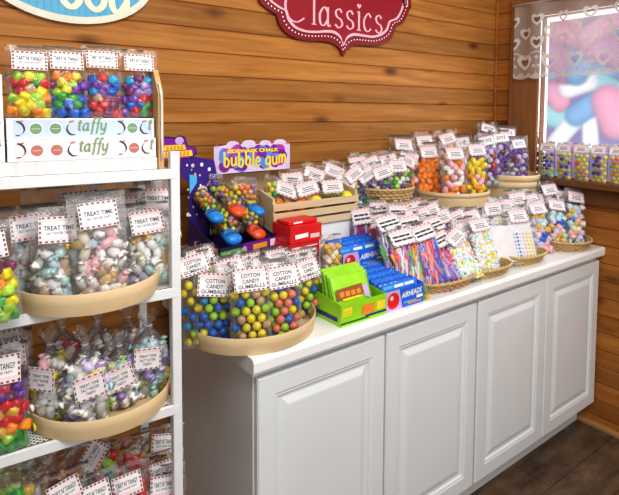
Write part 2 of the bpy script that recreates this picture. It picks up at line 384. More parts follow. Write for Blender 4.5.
def lace(s, t):
    """s metres along, t metres up from the hem -> density"""
    d = .66
    P = .135; c = (s % P)-P/2
    for (hx, hz, sz) in ((0, .085, .056), (-P/2, .19, .046), (P/2, .19, .046), (0, .24, .044), (-P/2, .31, .04), (P/2, .31, .04)):
        h = heart((c-hx)/sz, (t-hz)/sz)
        if h < 0: d = 1.0
        h2 = heart((c-hx)/(sz*.5), (t-hz)/(sz*.5))
        if h2 < 0 and sz > .03: d = .35
    for k in (-1, 1):   # flower sprays between the hearts
        for j in range(4):
            q = math.hypot(c-k*P/2+k*(.012 if j % 2 else -.012)*(j < 3), (t-.05-.022*j))
            if q < .0085: d = .95
        if abs(c-k*P/2) < .0025 and .03 < t < .12: d = .9
    if abs(t-.135-.01*math.cos(2*PI*s/P)) < .004: d = .92
    if t < .028+.008*math.cos(2*PI*s/.045): d = .9 if t > .008 else .8
    return d
NX, NZ = 330, 120; bm = bmesh.new(); cl = bm.loops.layers.color.new('lace'); g = []
ya, yb, za, zb = -.145, -1.18, 1.755, 2.155
for j in range(NZ+1):
    row = []
    for i in range(NX+1):
        s = i/NX*(ya-yb); tt = j/NZ; hem = za+.012*abs(math.sin(PI*s/.09))*-1+.012
        z = hem+(zb-hem)*tt; fold = .010*math.sin(s*32+.8*math.sin(s*9))*(.4+.6*tt)
        row.append((bm.verts.new((-.05+fold, ya-s+.003*math.sin(s*70), z)), lace(s, z-za)))
    g.append(row)
for j in range(NZ):
    for i in range(NX):
        q = [g[j][i], g[j][i+1], g[j+1][i+1], g[j+1][i]]; f = bm.faces.new([k[0] for k in q])
        for lp, k in zip(f.loops, q): lp[cl] = (k[1],)*3+(1,)
cur = empty('lace_valance', (-.05, -.65, 2.16), label='short white lace curtain with hearts hanging across the top of the window', cat='curtain')
ci = Matrix.Translation(-cur.location)
finish('lace_panel', bm, m, cur, True, ci)
bm = bmesh.new(); tube(bm, [(-.05, -.135, 2.158), (-.05, -1.2, 2.158)], .006, 8); finish('curtain_rod', bm, M_metal, cur, True, ci)

# ------------------------------------------------------------------ cabinets and worktop
XL, D, H = -1.998, .6417, .92
def cabinet(x0, x1, label, left_panel):
    t = empty('base_cabinet', ((x0+x1)/2, -.3, 0), label=label, cat='cabinet', group='white base cabinets under the worktop'); I = Matrix.Translation(-t.location)
    bm = bmesh.new(); box(bm, x0, x1, -D+.04, -.012, .115, H-.046, bev=.0015)
    finish('carcass', bm, M_white, t, mw=I)
    bm = bmesh.new(); box(bm, x0+.004, x1-.004, -D+.10, -.02, .0, .114); finish('toe_kick', bm, M_white, t, mw=I)
    xm = (x0+x1)/2
    for a, b_ in ((x0+.004, xm-.004), (xm+.004, x1-.004)):
        bm = bmesh.new(); za, zb = .128, H-.068; yb = -D+.0385
        prof = [(0, 0), (0, .014), (.004, .019), (.056, .019), (.061, .0165), (.066, .0165), (.071, .010), (.080, .010), (.100, .0172), (.104, .0178)]
        loft(bm, [[(a+i, yb-d, za+i), (b_-i, yb-d, za+i), (b_-i, yb-d, zb-i), (a+i, yb-d, zb-i)] for i, d in prof], cap0=True, cap1=True)
        finish('door', bm, M_white, t, mw=I)
cabinet(XL+.016, -1.004, 'white two door base cabinet at the open end, beside the metal shelf stand', True)
cabinet(-1.0, -.012, 'white two door base cabinet against the window wall', False)
bm = bmesh.new(); n = 6; pf = [(-.003, H), (-D+.012, H), (-D+.004, H-.003), (-D, H-.011), (-D, H-.036), (-D+.004, H-.044), (-D+.03, H-.044), (-.003, H-.044)]
loft(bm, [[(x, a, z) for a, z in pf] for x in (XL-.004, -.004)], cap0=True, cap1=True)
tag(finish('worktop', bm, M_top), 'long white laminate worktop over the cabinets, loaded with baskets of sweets', 'countertop')
# stepped riser that carries the back rows
bm = bmesh.new(); UZ, LZ = 1.145, 1.0
box(bm, -1.70, -.02, -.24, -.03, H+.0005, UZ, bev=.002); box(bm, -1.70, -.31, -.45, -.2405, H+.0005, LZ, bev=.002)
tag(finish('display_riser', bm, M_top), 'white stepped display riser standing on the worktop against the board wall', 'riser')

# ------------------------------------------------------------------ bent wood trays
def ell(cx, cy, rx, ry, z, n=56): return [(cx+rx*math.cos(2*PI*k/n), cy+ry*math.sin(2*PI*k/n), z) for k in range(n)]
def bent_tray(cx, cy, z, rx, ry, h, label, group=None, flare=.006, bands=0, rz=0, name='bentwood_tray'):
    t = empty(name, (cx, cy, z), rz, label, 'tray' if h < .08 else 'wooden box', group); th = .004
    bm = bmesh.new(); R = lambda o, zz: ell(0, 0, rx+o, ry+o, zz)
    loft(bm, [R(-flare, 0), R(-flare*.3, h*.5), R(0, h-.001), R(-.001, h), R(-th+.001, h), R(-th, h-.001), R(-flare-th, .004)])
    finish('bent_side', bm, M_bent, t, True)
    bm = bmesh.new(); loft(bm, [ell(0, 0, rx-flare-.001, ry-flare-.001, 0), ell(0, 0, rx-flare-.001, ry-flare-.001, .004)], cap0=True, cap1=True); finish('bottom', bm, M_bent, t)
    for k in range(bands):
        zz = h*(.42 if k else .72); bm = bmesh.new(); o = .003; hh = h*.27
        loft(bm, [R(0, zz), R(o, zz+.001), R(o, zz+hh-.001), R(-.001, zz+hh)]); finish('rim_band', bm, M_bent, t, True)
    return t
# ------------------------------------------------------------------ wicker baskets
def wicker(cx, cy, z, rx, ry, h, label, group=None, flare=.02, rows=9, m=None, stakes=26, squ=2.0, lean=0, name='wicker_basket', rz=0):
    m = m or M_wick; t = empty(name, (cx, cy, z), rz, label, 'basket', group); th = h/rows
    def P(a, o, zz):
        c, s = math.cos(a), math.sin(a); k = (abs(c)**squ+abs(s)**squ)**(-1/squ); f = flare*(zz/h-1)
        return ((rx+o+f)*c*k, (ry+o+f)*s*k, zz+lean*(ry*s*k+ry)/(2*ry)*(zz/h))
    bm = bmesh.new(); n = stakes*4
    for r in range(rows):
        tube(bm, [P(2*PI*k/n, -.004+.0035*math.sin(stakes*2*PI*k/n/1+PI*r), th*(r+.5)) for k in range(n)], th*.55, 6, True)
    finish('weave', bm, m, t, True)
    bm = bmesh.new()
    for k in range(stakes): tube(bm, [P(2*PI*(k+.25)/stakes, -.004, .002), P(2*PI*(k+.25)/stakes, -.004, h)], .0022, 5)
    finish('stakes', bm, m, t, True)
    bm = bmesh.new()
    for ph in (0, PI): tube(bm, [P(2*PI*k/90, .0035*math.cos(18*2*PI*k/90+ph), h+.003+.0035*math.sin(18*2*PI*k/90+ph)) for k in range(90)], .005, 6, True)
    finish('braided_rim', bm, m, t, True)
    bm = bmesh.new(); loft(bm, [[P(2*PI*k/40, -.004, .003) for k in range(40)], [P(2*PI*k/40, -.004, .006) for k in range(40)]], cap0=True, cap1=True); finish('bottom', bm, m, t)
    return t

# ------------------------------------------------------------------ candy pieces (shared meshes)
def mk(name, fn):
    bm = bmesh.new(); fn(bm); bm.normal_update(); me = bpy.data.meshes.new(name); bm.to_mesh(me); bm.free()
    for p in me.polygons: p.use_smooth = True
    me.materials.append(M_pap); return me
def f_ball(bm): bmesh.ops.create_icosphere(bm, subdivisions=2, radius=.5)
def lathe_x(bm, prof, n=10, sq=2.0):
    rings = []
    for x, r in prof:
        rg = []
        for k in range(n):
            c, s = math.cos(2*PI*k/n), math.sin(2*PI*k/n); q = (abs(c)**sq+abs(s)**sq)**(-1/sq); rg.append((x, r*c*q, r*s*q))
        rings.append(rg)
    loft(bm, rings, cap0=True, cap1=True)
def f_taffy(bm):
    lathe_x(bm, [(-.72, .30), (-.60, .22), (-.44, .09), (-.36, .26), (-.30, .33), (.30, .33), (.36, .26), (.44, .09), (.60, .22), (.72, .30)], 10)
    for v in bm.verts:
        if abs(v.co.x) > .55: v.co.y *= 1.25 if v.co.z > 0 else .6
def f_chunk(bm):
    bmesh.ops.create_cube(bm, size=.95); bmesh.ops.subdivide_edges(bm, edges=bm.edges[:], cuts=2, use_grid_fill=True)
    for v in bm.verts:
        d = v.co.normalized()*.55; v.co = v.co.lerp(d, .45)+Vector((noise.noise(v.co*3), noise.noise(v.co*3+Vector((5, 0, 0))), noise.noise(v.co*3+Vector((0, 7, 0)))))*.06
def f_slice(bm): lathe_x(bm, [(-.62, .1), (-.55, .27), (-.35, .36), (0, .38), (.35, .36), (.55, .27), (.62, .1)], 10, 2.6)
def f_stick(bm): lathe_x(bm, [(-2.2, .3), (-2.05, .12), (-1.95, .3), (-1.8, .34), (1.8, .34), (1.95, .3), (2.05, .12), (2.2, .3)], 8, 2.6)
def f_cup(bm): lathe_x(bm, [(-.3, .3), (-.3, .42), (.1, .5), (.28, .42), (.34, .2)], 10)
PIECE = {k: mk(k, f) for k, f in dict(gumball=f_ball, wrapped_taffy=f_taffy, candy_chunk=f_chunk, gummy_slice=f_slice, candy_stick=f_stick, wrapped_sweet=f_cup).items()}
PM = {}
def piece_mesh(kind, c):
    """one shared mesh per kind and colour"""
    if (kind, c) not in PM:
        me = PIECE[kind].copy(); me.materials.clear(); me.materials.append(candy(c)); me.name = kind; PM[kind, c] = me
    return PM[kind, c]

# ------------------------------------------------------------------ tags
TAGS = {}
def tag_mesh(style, w, h):
    k = (style, w, h)
    if k in TAGS: return TAGS[k]
    bm = bmesh.new(); t = .0006
    box(bm, -w/2, w/2, -t, t, -h/2, h/2, 0, bev=.0004)
    nb = 26 if style in ('treat', 'tart', 'cotton', 'zotz') else 18; b = .0038 if style in ('treat', 'tart', 'cotton') else .0028; y = -t-.0003
    per = 2*(w+h); step = per/(nb*2)
    # rope border: alternating pink and brown dashes
    def edge(p0, p1):
        d = Vector(p1)-Vector(p0); n = max(4, round(d.length/step)); nrm = Vector((-d.y, d.x)).normalized()*b
        for i in range(n):
            a = Vector(p0)+d*(i/n); c = Vector(p0)+d*((i+1)/n)
            quad(bm, [(a.x, y, a.y), (c.x, y, c.y), (c.x+nrm.x, y, c.y+nrm.y), (a.x+nrm.x, y, a.y+nrm.y)], 2 if i % 2 == 0 else 1)
    e = .0012; X, Z = w/2-e, h/2-e
    edge((-X, -Z), (X, -Z)); edge((X, -Z), (X, Z)); edge((X, Z), (-X, Z)); edge((-X, Z), (-X, -Z))
    iw = w-2*(b+e)
    def band(z0, z1, mi): quad(bm, [(-iw/2, y, z0), (iw/2, y, z0), (iw/2, y, z1), (-iw/2, y, z1)], mi)
    y2 = y-.0002
    if style == 'treat':
        band(h*.30, Z-b, 1); put_text(bm, 'TREAT TIME', 0, h*.06, iw*.86, h*.17, y2, 3, bold=.012)
        put_text(bm, 'SALT WATER TAFFY', 0, -h*.14, iw*.72, h*.10, y2, 3); band(-Z+b, -h*.3, 1)
    elif style == 'taffy_small':
        band(h*.3, Z-b, 1)
        for i, s in enumerate(('TREAT TIME', 'SALT WATER', 'TAFFY')): put_text(bm, s, 0, h*(.14-.19*i), iw*(.72, .66, .36)[i], h*.12, y2, 3)
    elif style == 'cotton':
        band(h*.28, Z-b, 1); put_text(bm, 'COTTON', 0, h*.16, iw*.62, h*.17, y2, 3, bold=.015)
        put_text(bm, 'CANDY', 0, -h*.07, iw*.55, h*.17, y2, 3, bold=.015); put_text(bm, 'GUMBALLS', 0, -h*.29, iw*.86, h*.16, y2, 3, bold=.01)
    elif style == 'tart':
        band(-Z+b, -h*.26, 1); put_text(bm, "TART N' TANGY", 0, h*.1, iw*.88, h*.22, y2, 3, bold=.01); put_text(bm, 'SALT WATER TAFFY', 0, -h*.12, iw*.72, h*.09, y2, 3)
    elif style == 'zotz':
        put_text(bm, 'ZOTZ', 0, 0, iw*.72, h*.36, y2, 3, bold=.02); band(h*.28, Z-b, 1)
    elif style == 'boldlines':   # two heavy lines too small to read
        band(h*.24, Z-b, 1)
        for zz, ws in ((.07, (.26, .3, .2)), (-.17, (.34, .22, .26))):
            x = -iw*.42
            for q in ws:
                quad(bm, [(x, y2, (zz-.06)*h), (x+q*iw, y2, (zz-.06)*h), (x+q*iw, y2, (zz+.06)*h), (x, y2, (zz+.06)*h)], 3); x += (q+.03)*iw
    else:                        # faint small lines
        band(h*.18, Z-b, 1); band(-Z+b, -h*.34, 1)
        for zz, ws in ((.06, (.2, .26, .1)), (-.08, (.3, .2)), (-.21, (.18, .2, .24))):
            x = -sum(ws)*iw/2
            for q in ws:
                quad(bm, [(x, y2, (zz-.025)*h), (x+q*iw, y2, (zz-.025)*h), (x+q*iw, y2, (zz+.025)*h), (x, y2, (zz+.025)*h)], 3); x += (q+.025)*iw
    me = bpy.data.meshes.new('tag'); bm.normal_update(); bm.to_mesh(me); bm.free()
    for mm in (M_pap, M_pink, M_brown, M_ink): me.materials.append(mm)
    TAGS[k] = me; return me

# ------------------------------------------------------------------ bags
def th_at(s, x, w, t, top):
    """half thickness of a filled pouch at height fraction s and offset x"""
    if s < .08: k = .75+.25*s/.08
    elif s < top: k = 1
    else: k = max(0, 1-(s-top)/(1-top))**1.2
    return t/2*k*math.sqrt(max(0, 1-(2*x/w)**2*.96))+.0006
def pouch_film(w, h, t, top, seed, crumple=.004):
    bm = bmesh.new(); nx, nz = 10, 14; rs = random.Random(seed); off = Vector((seed*3.1, seed*1.7, 0)); F_, B_ = [], []
    for j in range(nz+1):
        s = j/nz; a, b = [], []
        for i in range(nx+1):
            fx = i/nx*2-1; x = fx*w/2*(1-.05*math.sin(PI*min(1, s/top))); th = th_at(s, fx*w/2, w, t, top); z = s*h
            n = noise.noise(Vector((x*30, z*22, 0))+off)*crumple*(1.6 if s > top else .7)*(1-abs(fx)**6)
            a.append(Vector((x, -th+n, z+noise.noise(Vector((x*20, 9, seed)))*.004*(j == nz)))); b.append(Vector((x, th+n*.6, z)))
        F_.append(a); B_.append(b)
    loft(bm, F_, closed=False); loft(bm, [r[::-1] for r in B_], closed=False)
    bmesh.ops.remove_doubles(bm, verts=bm.verts, dist=.0016)
    for f in bm.faces:
        c = f.calc_center_median()
        if c.z > h*(1-1.2/nz) or c.z < h*.5/nz or abs(c.x) > w/2*.9*(1-.05*math.sin(PI*min(1, c.z/h/top))): f.material_index = 1
    return bm
def fill_spots(w, h, t, top, d, rs, kind, layers=2, zoff=.0):
    """places for sweets: rows up the bag, resting behind the front film"""
    out = []; ft = top*h; row = 0; z = d*.55+zoff
    dz = d*(.88 if kind == 'gumball' else .62 if kind == 'wrapped_taffy' else .70); dx = d if kind == 'gumball' else d*.84
    while z < ft-d*.3:
        n = max(1, int((w-d*.9)/dx)); sh = (row % 2)*.5
        for c in range(n+(0 if sh else 1)):
            x = (c-(n-(1 if sh else 0))/2)*dx*((w-d*1.1)/max(n*dx, 1e-6)) if n > 0 else 0
            for ly in range(layers):
                th = th_at(z/h, x, w, t, top); y = -th+d*.52+ly*d*.85
                if y > th-d*.3 and ly: continue
                j = d*(.07 if kind == 'gumball' else .16)
                out.append(Vector((x+rs.uniform(-j, j), y+rs.uniform(0, j), z+rs.uniform(-j, j))))
        z += dz; row += 1
    return out
def rnd_rot(rs, kind):
    if kind == 'candy_stick': return Matrix.Rotation(PI/2+rs.uniform(-.35, .35), 4, 'Y')
    return Matrix.Rotation(rs.uniform(0, 6.28), 4, 'Z')@Matrix.Rotation(rs.uniform(0, 6.28), 4, 'Y')@Matrix.Rotation(rs.uniform(0, 6.28), 4, 'X')
def add_fill(t, spots, kind, cols, d, rs, indiv):
    pc = kind
    zones = cols if isinstance(cols, dict) else None
    def col(p):
        if zones:
            ks = sorted(zones); k = [q for q in ks if q <= p.z] or ks[:1]; return rs.choice(zones[k[-1]])
        return rs.choice(cols)
    if indiv:
        for p in spots:
            o = bpy.data.objects.new(pc, piece_mesh(kind, col(p))); COL.objects.link(o); o.parent = t
            o.matrix_basis = Matrix.Translation(p)@rnd_rot(rs, kind)@Matrix.Scale(d*rs.uniform(.94, 1.04), 4)
    else:
        bm = bmesh.new(); names = []
        for p in spots:
            c = col(p)
            if c not in names: names.append(c)
            n0 = len(bm.faces); tmp = bmesh.new(); tmp.from_mesh(PIECE[kind]); Mx = Matrix.Translation(p)@rnd_rot(rs, kind)@Matrix.Scale(d*rs.uniform(.94, 1.04), 4)
            vm = {v: bm.verts.new(Mx@v.co) for v in tmp.verts}
            for f in tmp.faces: bm.faces.new([vm[v] for v in f.verts]).material_index = names.index(c)
            tmp.free()
        if names:
            o = finish('sweets', bm, [candy(c) for c in names], t, True); o['kind'] = 'stuff'
SEED = [0]
def bag(u, v, yb, zb, label, lean=10, yaw=None, roll=0, w=.1, t=.045, style='faint', tw=.08, th=.055, fill='candy_chunk', cols=('red',), d=.02, top=.6, indiv=False, layers=2,
        group=None, cat='bag of sweets', name='candy_bag', film_m=None, head=.018, xplane=None, extra=None, drop=0, tray=None, lim=1.0):
    """a pouch with its tag seen along (u,v); the bag stands at depth yb on height zb"""
    SEED[0] += 1; sd = SEED[0]; rs = random.Random(sd*11+3); Ln = math.radians(lean)
    dr = ray(u, v); sL, cL = math.sin(Ln), math.cos(Ln); yaw0 = yaw
    for it in range(40):
        if xplane is None:
            # CAM.y + k*dy = yb + q*sL ; CAM.z + k*dz = zb + q*cL
            k = ((yb-CAM.y)*cL-(zb-CAM.z)*sL)/(dr.y*cL-dr.z*sL); q = (CAM.z+k*dr.z-zb)/cL
            T = CAM+dr*k
        else:
            k = (xplane-CAM.x)/dr.x; T = CAM+dr*k; q = (T.z-zb)
        yaw = yaw0 if yaw0 is not None else .55*math.degrees(math.atan2(CAM.x-T.x, -(CAM.y-T.y)))
        h = max(q+th/2+head, .09)
        Rz = Matrix.Rotation(math.radians(yaw), 4, 'Z')
        Mr = Rz@Matrix.Rotation(-Ln, 4, 'X')@Matrix.Rotation(-math.radians(roll)*.35, 4, 'Y')
        base = T-(Mr@Vector((0, 0, q))); base.z = max(base.z, zb)
        if not tray: break
        # keep the foot of the bag inside its tray
        bad = False
        for sx in (-.3, 0, .3):
            c = base+Rz@Vector((sx*w, -t*.5, 0)); e = tray[4] if len(tray) > 4 else 2
            if min(abs(c.x-tray[0])/tray[2], .91)**e+(min(0, c.y-tray[1])/-tray[3])**e > lim: bad = True
        if not bad or yb > tray[1]+tray[3]*.5: break
        yb += .006
    M = Matrix.Translation(base)@Mr
    o = empty(name, label=label, cat=cat, group=group, M=M)
    tl = th*.9
    tp = min(.95, max(.3, (q-th*.46)/h)) if style != 'none' else top
    finish('bag_film', pouch_film(w, h, t, tp, sd), [film_m or FILM, SEAM], o, True)
    if style != 'none':
        ty = -th_at(q/h, 0, w, t, tp)-.002
        slope = math.atan2(th_at(max(q-tl/2, 0)/h, 0, w, t, tp)-th_at(min(q+tl/2, h)/h, 0, w, t, tp), tl)
        link('tag', tag_mesh(style, tw, th), o, Matrix.Translation((0, ty-.003, q-drop))@Matrix.Rotation(-slope, 4, 'X')@Matrix.Rotation(-math.radians(roll)*.65, 4, 'Y'))
    if fill: add_fill(o, fill_spots(w*.94, h, t, tp, d, rs, fill, layers), fill, cols, d, rs, indiv)
    if extra: extra(o, w, h, t, tp, rs)
    return o

# ------------------------------------------------------------------ gumball tray at the open end of the worktop
bent_tray(-1.90, -.442, H+.0005, .205, .2, .048, 'pale bentwood oval tray of gumball bags at the open end of the worktop')
ZG = H+.0055; BRIGHT = ['yellow', 'blue', 'lime', 'cyan', 'coral', 'yellow', 'blue']; GB = dict(tray=(-1.90, -.442, .195, .19), style='cotton', tw=.096, th=.064, fill='gumball', d=.025, t=.052, w=.114, name='gumball_bag', cat='bag of gumballs', top=.68, group='cotton candy gumball bags in the oval tray')
def gb(u, v, yb, label, cols=BRIGHT, **k): bag(u, v, yb, ZG, label, cols=cols, **{**GB, **k})
gb(213.5, 283.5, -.575, 'clear gumball bag with a tilted cotton candy tag, front left of the oval tray', ['blue', 'yellow', 'blue', 'lime', 'cyan'], roll=-9, indiv=True, lean=6)
gb(249, 278, -.605, 'clear cotton candy gumball bag with a straight tag, front centre of the oval tray', ['yellow', 'blue', 'lime', 'tan', 'blue', 'yellow'], roll=1, indiv=True, lean=7, w=.118)
gb(281, 275.5, -.60, 'clear bag of mostly coral gumballs at the front of the oval tray, right of centre', ['coral', 'coral', 'yellow', 'blue', 'coral', 'lime'], roll=4, indiv=True, lean=8)
gb(305, 268, -.545, 'clear gumball bag at the right end of the oval tray, nearest the green candy carton', ['yellow', 'coral', 'blue', 'yellow', 'lime'], roll=8, indiv=True, lean=8, yaw=-4, w=.1, tw=.08)
for u, v, y, r, l, lb in ((192, 264, -.48, 12, 8, 'gumball bag at the left rim of the oval tray, behind the tilted tag bag'), (229, 267, -.48, 10, 12, 'gumball bag in the middle row of the oval tray, behind the centre front bag'),
                          (264, 267, -.47, -3, 10, 'gumball bag in the middle row of the oval tray, behind the coral gumball bag'), (300, 258, -.44, 6, 10, 'gumball bag in the middle row of the oval tray toward the green carton'),
                          (199, 257, -.40, 14, 12, 'gumball bag in the back row of the oval tray, leaning left toward the metal stand'), (247, 262, -.39, 4, 14, 'gumball bag in the back row of the oval tray below the space gumball carton'),
                          (277, 257, -.38, 5, 14, 'gumball bag in the back row of the oval tray, tag below the red cartons'), (303, 249, -.36, 10, 12, 'rearmost gumball bag of the oval tray, beside the small bag of amber sweets')):
    gb(u, v, y, lb, roll=r, lean=l, w=.1, layers=1, head=.008, tw=.085, th=.056)
# ------------------------------------------------------------------ green carton, blue cartons, red cartons
def carton_shell(t, w, dep, h, m, hb=None, cut=None, th=.002):
    """open top counter carton, front at y=0"""
    hb = hb or h; bm = bmesh.new(); box(bm, 0, w, 0, th, 0, h); box(bm, 0, w, dep-th, dep, 0, hb); box(bm, th, w-th, th, dep-th, 0, th)
    for x in (0, w-th): prism_x(bm, [(th, 0), (dep-th, 0), (dep-th, hb), (th, h)], x, x+th)
    return finish('carton', bm, m, t)
def prism_x(bm, pts, a, b, mi=0):
    A = [bm.verts.new((a, p[0], p[1])) for p in pts]; B = [bm.verts.new((b, p[0], p[1])) for p in pts]; n = len(pts)
    for f in [A[::-1], B]+[(A[i], A[(i+1) % n], B[(i+1) % n], B[i]) for i in range(n)]: bm.faces.new(f).material_index = mi
M_lime = mat('lime green print', (.36, .70, .03), .35, coat=.2); M_dkgreen = mat('dark green print', (.03, .16, .05), .4); M_orng = mat('orange print', (.85, .30, .05), .4)
M_navy = mat('navy print', (.05, .05, .22), .4); M_sky = mat('blue carton print', (.03, .16, .70), .35, coat=.2); M_cyan = mat('light blue print', (.12, .5, .88), .35); M_redp = mat('red carton print', (.72, .025, .03), .35, coat=.2)
M_yel = mat('yellow print', (.9, .72, .05), .4); M_pur = mat('purple print', (.22, .02, .36), .4, vary=.1, vscale=20); M_mag = mat('magenta print', (.50, .05, .42), .4); M_wht = mat('white print', (.92, .92, .92), .45, vary=.02)
M_blk = mat('dark navy space print', (.035, .02, .11), .35); M_lilac = mat('lilac print', (.62, .45, .75), .4); M_brn = mat('brown print', (.35, .13, .05), .4)
t = empty('candy_carton', (-1.683, -.617, H+.0005), 0, 'lime green open candy carton full of green packets at the worktop front', 'candy carton'); w, dp = .192, .165
carton_shell(t, w, dp, .068, M_lime, .085)
bm = bmesh.new(); y = -.0008
for x0, x1, z0, z1, mi in ((.0, .115, .006, .012, 0), (.10, w, .010, .017, 2), (.008, .045, .03, .056, 3), (.012, .041, .034, .038, 4), (.012, .041, .042, .045, 4), (.15, .186, .022, .05, 3), (.085, .14, .02, .05, 5)):
    quad(bm, [(x0, y-mi*1e-5, z0), (x1, y-mi*1e-5, z0), (x1, y-mi*1e-5, z1), (x0, y-mi*1e-5, z1)], mi)
for a, b_, mi in ((.01, .15, 2),): quad(bm, [(-.0006, dp-a, .012), (-.0006, dp-b_, .012), (-.0006, dp-b_, .026), (-.0006, dp-a, .026)], mi)
finish('printed_front', bm, [M_dkgreen, M_lime, M_navy, M_yel, M_lime, M_orng], t)
for i in range(6):
    yy = .024+i*.013; hh = .138+.002*i; bm = bmesh.new(); xo = .012+random.uniform(-.004, .004)
    wp = w-.035; rows = []
    for zz, th in ((0, .004), (.02, .008), (hh*.5, .009), (hh-.014, .004), (hh-.010, .0012), (hh, .001)):
        rows.append([(xo+x, yy-th*(1-(2*x/wp-1)**4)-.0004, zz+.004) for x in [wp*k/8 for k in range(9)]]+[(xo+x, yy+th*(1-(2*x/wp-1)**4)+.0004, zz+.004) for x in [wp*k/8 for k in range(8, -1, -1)]])
    loft(bm, rows, cap0=True, cap1=True)
    p = finish('green_packet', bm, M_lime, t, True, Matrix.Translation((0, yy, 0))@Matrix.Rotation(math.radians(-20+i*2), 4, 'X')@Matrix.Translation((0, -yy, 0)))
    if i == 0:
        bm = bmesh.new(); f0 = yy-.0105
        quad(bm, [(xo+.008, f0, .066), (xo+.118, f0, .070), (xo+.118, f0, .104), (xo+.008, f0, .100)], 0); quad(bm, [(xo+.03, f0-.0004, .062), (xo+.11, f0-.0004, .064), (xo+.10, f0-.0004, .070), (xo+.028, f0-.0004, .069)], 1)
        for q in range(4): quad(bm, [(xo+.022+q*.023, f0-.0006, .074), (xo+.039+q*.023, f0-.0006, .075), (xo+.038+q*.023, f0-.0006, .091), (xo+.021+q*.023, f0-.0006, .089)], 2)
        quad(bm, [(xo+.122, f0, .060), (xo+.145, f0, .052), (xo+.140, f0, .098), (xo+.118, f0, .094)], 3)
        finish('packet_print', bm, [M_brn, M_yel, M_orng, M_lilac], p)
def airheads(x, y, z, label, w=.182, dp=.17, rz=0):
    t = empty('candy_carton', (x, y, z), rz, label, 'candy carton', 'blue chewy bar cartons'); h = .066
    carton_shell(t, w, dp, h, M_sky, .095)
    bm = bmesh.new(); yy = -.0006
    quad(bm, [(.0, yy, .0), (w*.42, yy, 0), (w*.34, yy, h), (0, yy, h)], 0)
    disc(bm, .034, .032, .0275, yy-.0004, 1, 24); disc(bm, .026, .042, .008, yy-.0006, 4, 12)
    put_text(bm, 'AIRHEADS', w*.67, h*.66, w*.56, h*.30, yy-.0006, 2, shear=.25, bold=.03, rot=.04)
    for k, (q0, q1, zz) in enumerate(((.46, .80, .20), (.56, .93, .10))): quad(bm, [(w*q0, yy-.0003, h*zz), (w*q1, yy-.0003, h*zz), (w*q1, yy-.0003, h*(zz+.09)), (w*q0, yy-.0003, h*(zz+.09))], 3 if k else 5)
    quad(bm, [(w*.80, yy-.0005, h*.30), (w*.97, yy-.0005, h*.30), (w*.97, yy-.0005, h*.46), (w*.80, yy-.0005, h*.46)], 2)
    finish('printed_front', bm, [M_lilac, M_redp, M_wht, M_orng, M_pink, M_cyan], t)
    # rows of flat bars stepping up toward the back
    for i in range(int(dp/.0185)):
        bm = bmesh.new(); yy = .012+i*.017; zt = h+.012+i*.0033; n = 14
        top = [(.006+(w-.012)*k/n, zt+(.006 if k % 2 else 0)+random.uniform(-.001, .001)) for k in range(n+1)]
        pts = [(.006, .004)]+[(w-.006, .004)]+top[::-1]
        prism(bm, pts, yy-.004, yy+.004, 0)
        for k in range(3):
            a = .012+k*(w-.03)/3; quad(bm, [(a, yy-.0046, zt-.014), (a+.045, yy-.0046, zt-.014), (a+.045, yy-.0046, zt-.004), (a, yy-.0046, zt-.004)], 1 if (k+i) % 3 else 2)
        finish('candy_bar', bm, [M_sky if i % 2 else mat('bar blue', (.05, .28, .80), .3, coat=.3), M_wht if i < 2 else M_cyan, M_cyan], t, mw=Matrix.Translation((0, yy, 0))@Matrix.Rotation(math.radians(-14), 4, 'X')@Matrix.Translation((0, -yy, 0)))
airheads(-1.487, -.612, H+.0005, 'blue chewy bar carton at the worktop front beside the green carton')
airheads(-1.49, -.40, LZ+.0005, 'blue chewy bar carton on the low step behind the green carton', rz=math.radians(2), w=.215, dp=.10)
for i, (x, z, ry) in enumerate(((-1.70, LZ+.0005, 0), (-1.695, LZ+.0615, .02), (-1.69, LZ+.1225, -.02))):
    lb = ['red candy carton at the bottom of the red stack before the slatted crate', 'red candy carton in the middle of the red stack before the slatted crate', 'red candy carton on top of the red stack, below the slatted crate front'][i]
    t = empty('red_carton', (x, -.36, z), ry+.03, lb, 'candy carton', 'stacked red candy cartons'); w_, dp, h = .135, .11, .06
    bm = bmesh.new(); box(bm, 0, w_, 0, dp, 0, h, 0, bev=.0015); finish('carton', bm, M_redp, t)
    bm = bmesh.new()
    quad(bm, [(.02, -.0006, h*.25), (.075, -.0006, h*.3), (.075, -.0006, h*.55), (.02, -.0006, h*.5)], 0); quad(bm, [(.085, -.0006, h*.2), (.125, -.0006, h*.2), (.125, -.0006, h*.45), (.085, -.0006, h*.45)], 1)
    quad(bm, [(.01, -.0007, h*.7), (.125, -.0007, h*.74), (.125, -.0007, h*.8), (.01, -.0007, h*.78)], 2); finish('printed_front', bm, [M_wht, M_pink, M_redp if i != 1 else M_wht], t)
# one more red packet laid on the stack
t = empty('red_packet', (-1.685, -.345, LZ+.1832), .08, 'flat red candy packet lying on top of the red carton stack', 'candy packet')
bm = bmesh.new(); box(bm, 0, .13, 0, .07, 0, .014, 0, bev=.004); finish('packet', bm, M_redp, t); bm = bmesh.new(); quad(bm, [(.02, -.0005, .004), (.06, -.0005, .004), (.06, -.0005, .010), (.02, -.0005, .010)]); finish('printed_edge', bm, M_wht, t)
bag(331, 240, -.425, LZ, 'small clear bag of amber sweets between the red stack and the rear blue carton', lean=6, w=.075, t=.05, style='none', fill='candy_chunk', cols=['gold', 'cream', 'cream', 'tan'], d=.022, top=.75, th=.02, head=.012)

